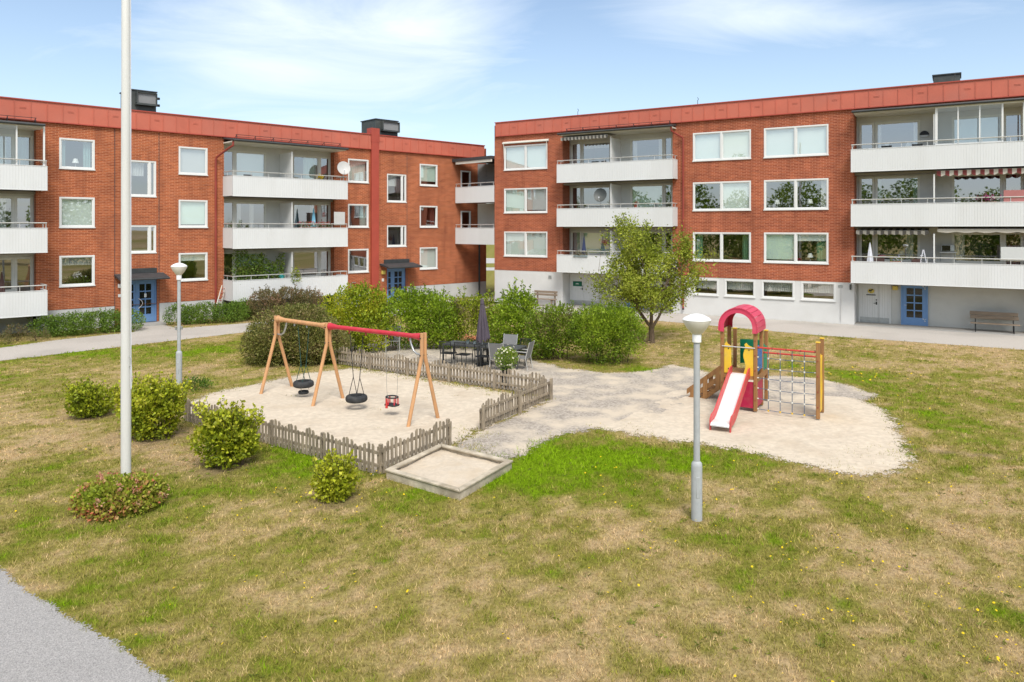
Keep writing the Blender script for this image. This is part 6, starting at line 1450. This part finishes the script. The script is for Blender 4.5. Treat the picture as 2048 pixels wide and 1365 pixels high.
def cloths():
    t = thing('laundry', 'dusty red cloth hung over the middle big balcony rail', 'cloth', fw(FR, 27.05, .80, 5.9), FR.rz); MB().box(0, 1.3, .04, .055, -.06, .50).build('cloth', 'cloth_pink', t, bevel=.004)
    t = thing('wind_screen', 'pale grey screen cloth on the lowest big balcony rail', 'screen', fw(FR, 26.95, .80, 3.3), FR.rz); MB().box(0, 1.4, .04, .055, .02, .62).build('cloth', 'blind_grey', t, bevel=.004)
    t = thing('wind_screen', 'grey screen panel at the right end of the middle balcony, left block', 'screen', fw(FL, 15.30, 1.25, 4.8), FL.rz); MB().box(.25, .95, .04, .055, .1, .86).build('panel', 'render_plinth', t, bevel=.004)
cloths()
def balc_chair(label, f, s, off, z, mt):
    t = thing('balcony_chair', label, 'chair', fw(f, s, off, z), f.rz + rnd.uniform(-.5, .5), 'chairs on the balconies')
    MB().box(-.22, .22, -.22, .22, .42, .46).build('seat', mt, t); MB().box(-.22, .22, -.25, -.22, .50, 1.0).build('backrest', mt, t)
    for a in (-.2, .2):
        for b in (-.2, .2): MB().tube([(a, b, 0), (a, b, .42)], .014, 5).build('leg', 'black', t)
for lb, f, s, off, z, mt in (('dark chair behind the top balcony rail, left of the white partition near the gap', FR, 7.3, .2, Z3R, 'black'), ('dark chair next to the partition on the top balcony near the gap', FR, 8.0, .3, Z3R, 'black'), ('dark chair on the top big balcony, nearest the pair of window lamps', FR, 22.5, .4, Z3R, 'black'), ('dark chair on the top big balcony, close to its round wall lamp', FR, 23.7, .45, Z3R, 'black'),
    ('dark chair on the lowest big balcony beside the white parasol', FR, 22.2, .3, Z1R, 'cloth_brown'), ('dark chair on the lowest big balcony beside the white step ladder', FR, 23.6, .3, Z1R, 'cloth_brown'), ('dark chair on the top middle balcony of the left block, by the balcony door', FL, 10.9, .3, Z3L, 'black')):
    balc_chair(lb, f, s, off, z, mt)
def step_ladder():
    t = thing('step_ladder', 'white folding step ladder on the lowest big balcony', 'step ladder', fw(FR, 23.95, .25, Z1R), FR.rz); m = MB()
    for y in (-.18, .18): m.tube([(-.25, y, 0), (.02, y, 1.42)], .022, 6).tube([(.32, y, 0), (.04, y, 1.42)], .022, 6)
    m.build('frame', 'cloth_white', t); s = MB()
    for k in range(1, 5): f = k / 5; s.box(-.25 + .27 * f - .06, -.25 + .27 * f + .06, -.18, .18, 1.42 * f, 1.42 * f + .025)
    s.build('step', 'cloth_white', t, smooth=False)
step_ladder()
def oven():
    t = thing('small_oven', 'small silver oven on a wall shelf of the lowest big balcony', 'oven', fw(FR, 24.95, -.70, 3.62), FR.rz); MB().box(-.27, .27, -.2, .2, .02, .34).build('case', 'galv', t, bevel=.015); MB().box(-.24, .10, -.212, -.201, .05, .31).build('door', 'door_glass', t, smooth=False)
    t = thing('wall_shelf', 'white bracket shelf carrying the silver oven', 'shelf', fw(FR, 24.95, -.70, 3.60), FR.rz); MB().box(-.34, .34, -.22, .24, -.02, .018).build('board', 'white_paint', t, smooth=False)
    for x in (-.3, .3): MB().tube([(x, .23, -.45), (x, .23, -.03), (x, -.18, -.03)], .014, 5).build('bracket', 'galv', t)
oven()
def wall_lamp_round():
    t = thing('balcony_lamp', 'dark half round wall lamp on the top big balcony', 'wall lamp', fw(FR, 23.98, -.90, 9.20), FR.rz); m = MB(); n = 14; P = [(.20 * math.cos(math.pi * i / n), .20 * math.sin(math.pi * i / n)) for i in range(n + 1)]; m.prism(P, -.06, .03).build('hood', 'black', t); MB().prism([(a * .9, -b * .55) for a, b in P], -.04, .03).build('shade', 'blind_grey', t)
wall_lamp_round()
# lamps and ornaments standing on the window sills inside
def sill_lamp(label, f, s, off, z, k=1.0):
    t = thing('table_lamp', label, 'table lamp', fw(f, s, off, z), 0, 'lamps standing inside windows'); MB().lathe([(.06 * k, 0), (.02 * k, .03), (.015 * k, .22 * k)], 12).build('base', 'blind_grey', t); MB().lathe([(.13 * k, .20 * k), (.07 * k, .38 * k)], 16).build('lamp_shade', 'lamp_white', t)
for lb, f, s, z in (('white shade lamp in the teal curtained top window of the left block', FL, 2.95, 7.55), ('white shade lamp at the left pane of the middle window by the big balconies', FR, 17.35, 5.76), ('white shade lamp at the right pane of the middle window by the big balconies', FR, 18.95, 5.76), ('white shade lamp in the half dark window by the lowest big balcony', FR, 18.95, 3.02)):
    sill_lamp(lb, f, s, -.30, z, 1.15)
for lb, s, z in (('white shade lamp on the left of the top big balcony window', 22.35, 8.50), ('white shade lamp on the right of the top big balcony window', 23.30, 8.50), ('white shade lamp in the middle big balcony window', 22.9, 5.90), ('white shade lamp in the lowest big balcony window', 23.0, 3.2)):
    sill_lamp(lb, FR, s, -1.30, z, 1.15)
def orchids():
    t = thing('window_plants', 'white orchids among dark leaves in the lowest window left of the flagpole', 'house plants', fw(FL, 2.4, -.30, 2.13), FL.rz)
    P = np.stack([NR.uniform(0, 1.1, 260), NR.normal(0, .05, 260), NR.random(260) * .35], 1); V, T, K = leaf_arrays(P, unit(260), .12 * NR.uniform(.6, 1.3, 260), .5, pick(P, ROSE, 4)); np_mesh('foliage', V, T, K, 'leaf', t); flower_clump(t, (.62, -.05, .42), (.10, .03, .06), 60, .07, [(.8, .78, .8), (.85, .82, .85)])
    MB().box(-.05, 1.2, -.08, .08, -.06, .0).build('tray', 'pot_grey', t, smooth=False)
orchids()
def shirt():
    t = thing('t_shirt', 'black T-shirt hung inside the lowest big balcony window', 'shirt', fw(FR, 26.15, -1.35, 3.25), FR.rz)
    MB().prism([(-.28, 0), (.28, 0), (.27, .55), (.48, .45), (.55, .62), (.28, .86), (.10, .90), (0, .85), (-.10, .90), (-.28, .86), (-.55, .62), (-.48, .45), (-.27, .55)], -.02, .02).build('cloth', 'black', t)
shirt()
# ------------------------------------------------------------------ signs
def signs():
    t = thing('door_sign', 'dark green sign on the boarded door beside the apple tree', 'sign', fw(FR, 5.50, -.905, 1.32), FR.rz); MB().box(-.30, .30, -.012, .012, -.15, .15).build('board', 'sign_green', t, bevel=.006)
    m = MB()
    for a, b, z in ((-.13, .13, -.02),): m.prism([(a, z), (b, z), (b - .05, z + .035), (.0, z + .055), (a + .05, z + .035)], -.016, -.0125)
    m.build('emblem', 'blind_mint', t, smooth=False)
    t = thing('door_sign', 'yellow and black emblem above a dark name strip on the grey storeroom door', 'sign', fw(FR, 21.68, -.905, 1.62), FR.rz); MB().lathe([(.0, -.004), (.15, -.004), (.15, .004), (.0, .004)], 24, T=Matrix.Rotation(math.pi / 2, 4, 'X') @ Matrix.Scale(.8, 4, (0, 1, 0))).build('plate', 'sign_yellow', t)
    MB().prism([(-.10, -.03), (.02, .0), (.11, .09), (.06, .10), (-.02, .06), (-.09, .06)], -.009, -.005).prism([(-.02, -.02), (.02, -.01), (.0, -.09), (-.02, -.09)], -.009, -.005).build('bird', 'black', t, smooth=False)
    MB().box(-.21, .21, -.006, .004, -.215, -.17).build('name_strip', 'dark_metal', t, smooth=False)
    t = thing('notice', 'white paper notice on the glass of the left blue door', 'notice', fw(FL, 5.93, -.105, 1.42), FL.rz); MB().box(-.05, .05, -.004, .004, -.09, .09).build('paper', 'lamp_white', t, smooth=False)
signs()
def door_handles():
    for f, s in ((BL, 5.66),):
        m = MB(); P = [(s - .06 + .19 * math.sin(math.pi * i / 10), .06, .80 + .50 * i / 10) for i in range(11)]; m.tube(P, .018, 8); m.build('door_pull', 'steel', f)
    for s in (24.0,):
        MB().tube([(23.14, .83, 1.02), (23.14, .79, 1.02), (23.25, .79, 1.02)], .012, 6).build('door_pull', 'alu', BR)
        for z in (.35, 1.90):
            m = MB()
            for a in (.6, 2.7, 4.8): m.prism([(s, z), (s + .10 * math.cos(a) - .025 * math.sin(a), z + .10 * math.sin(a) + .025 * math.cos(a)), (s + .10 * math.cos(a) + .025 * math.sin(a), z + .10 * math.sin(a) - .025 * math.cos(a))], .845, .85)
            m.build('hinge', 'white_paint', BR, smooth=False)
door_handles()
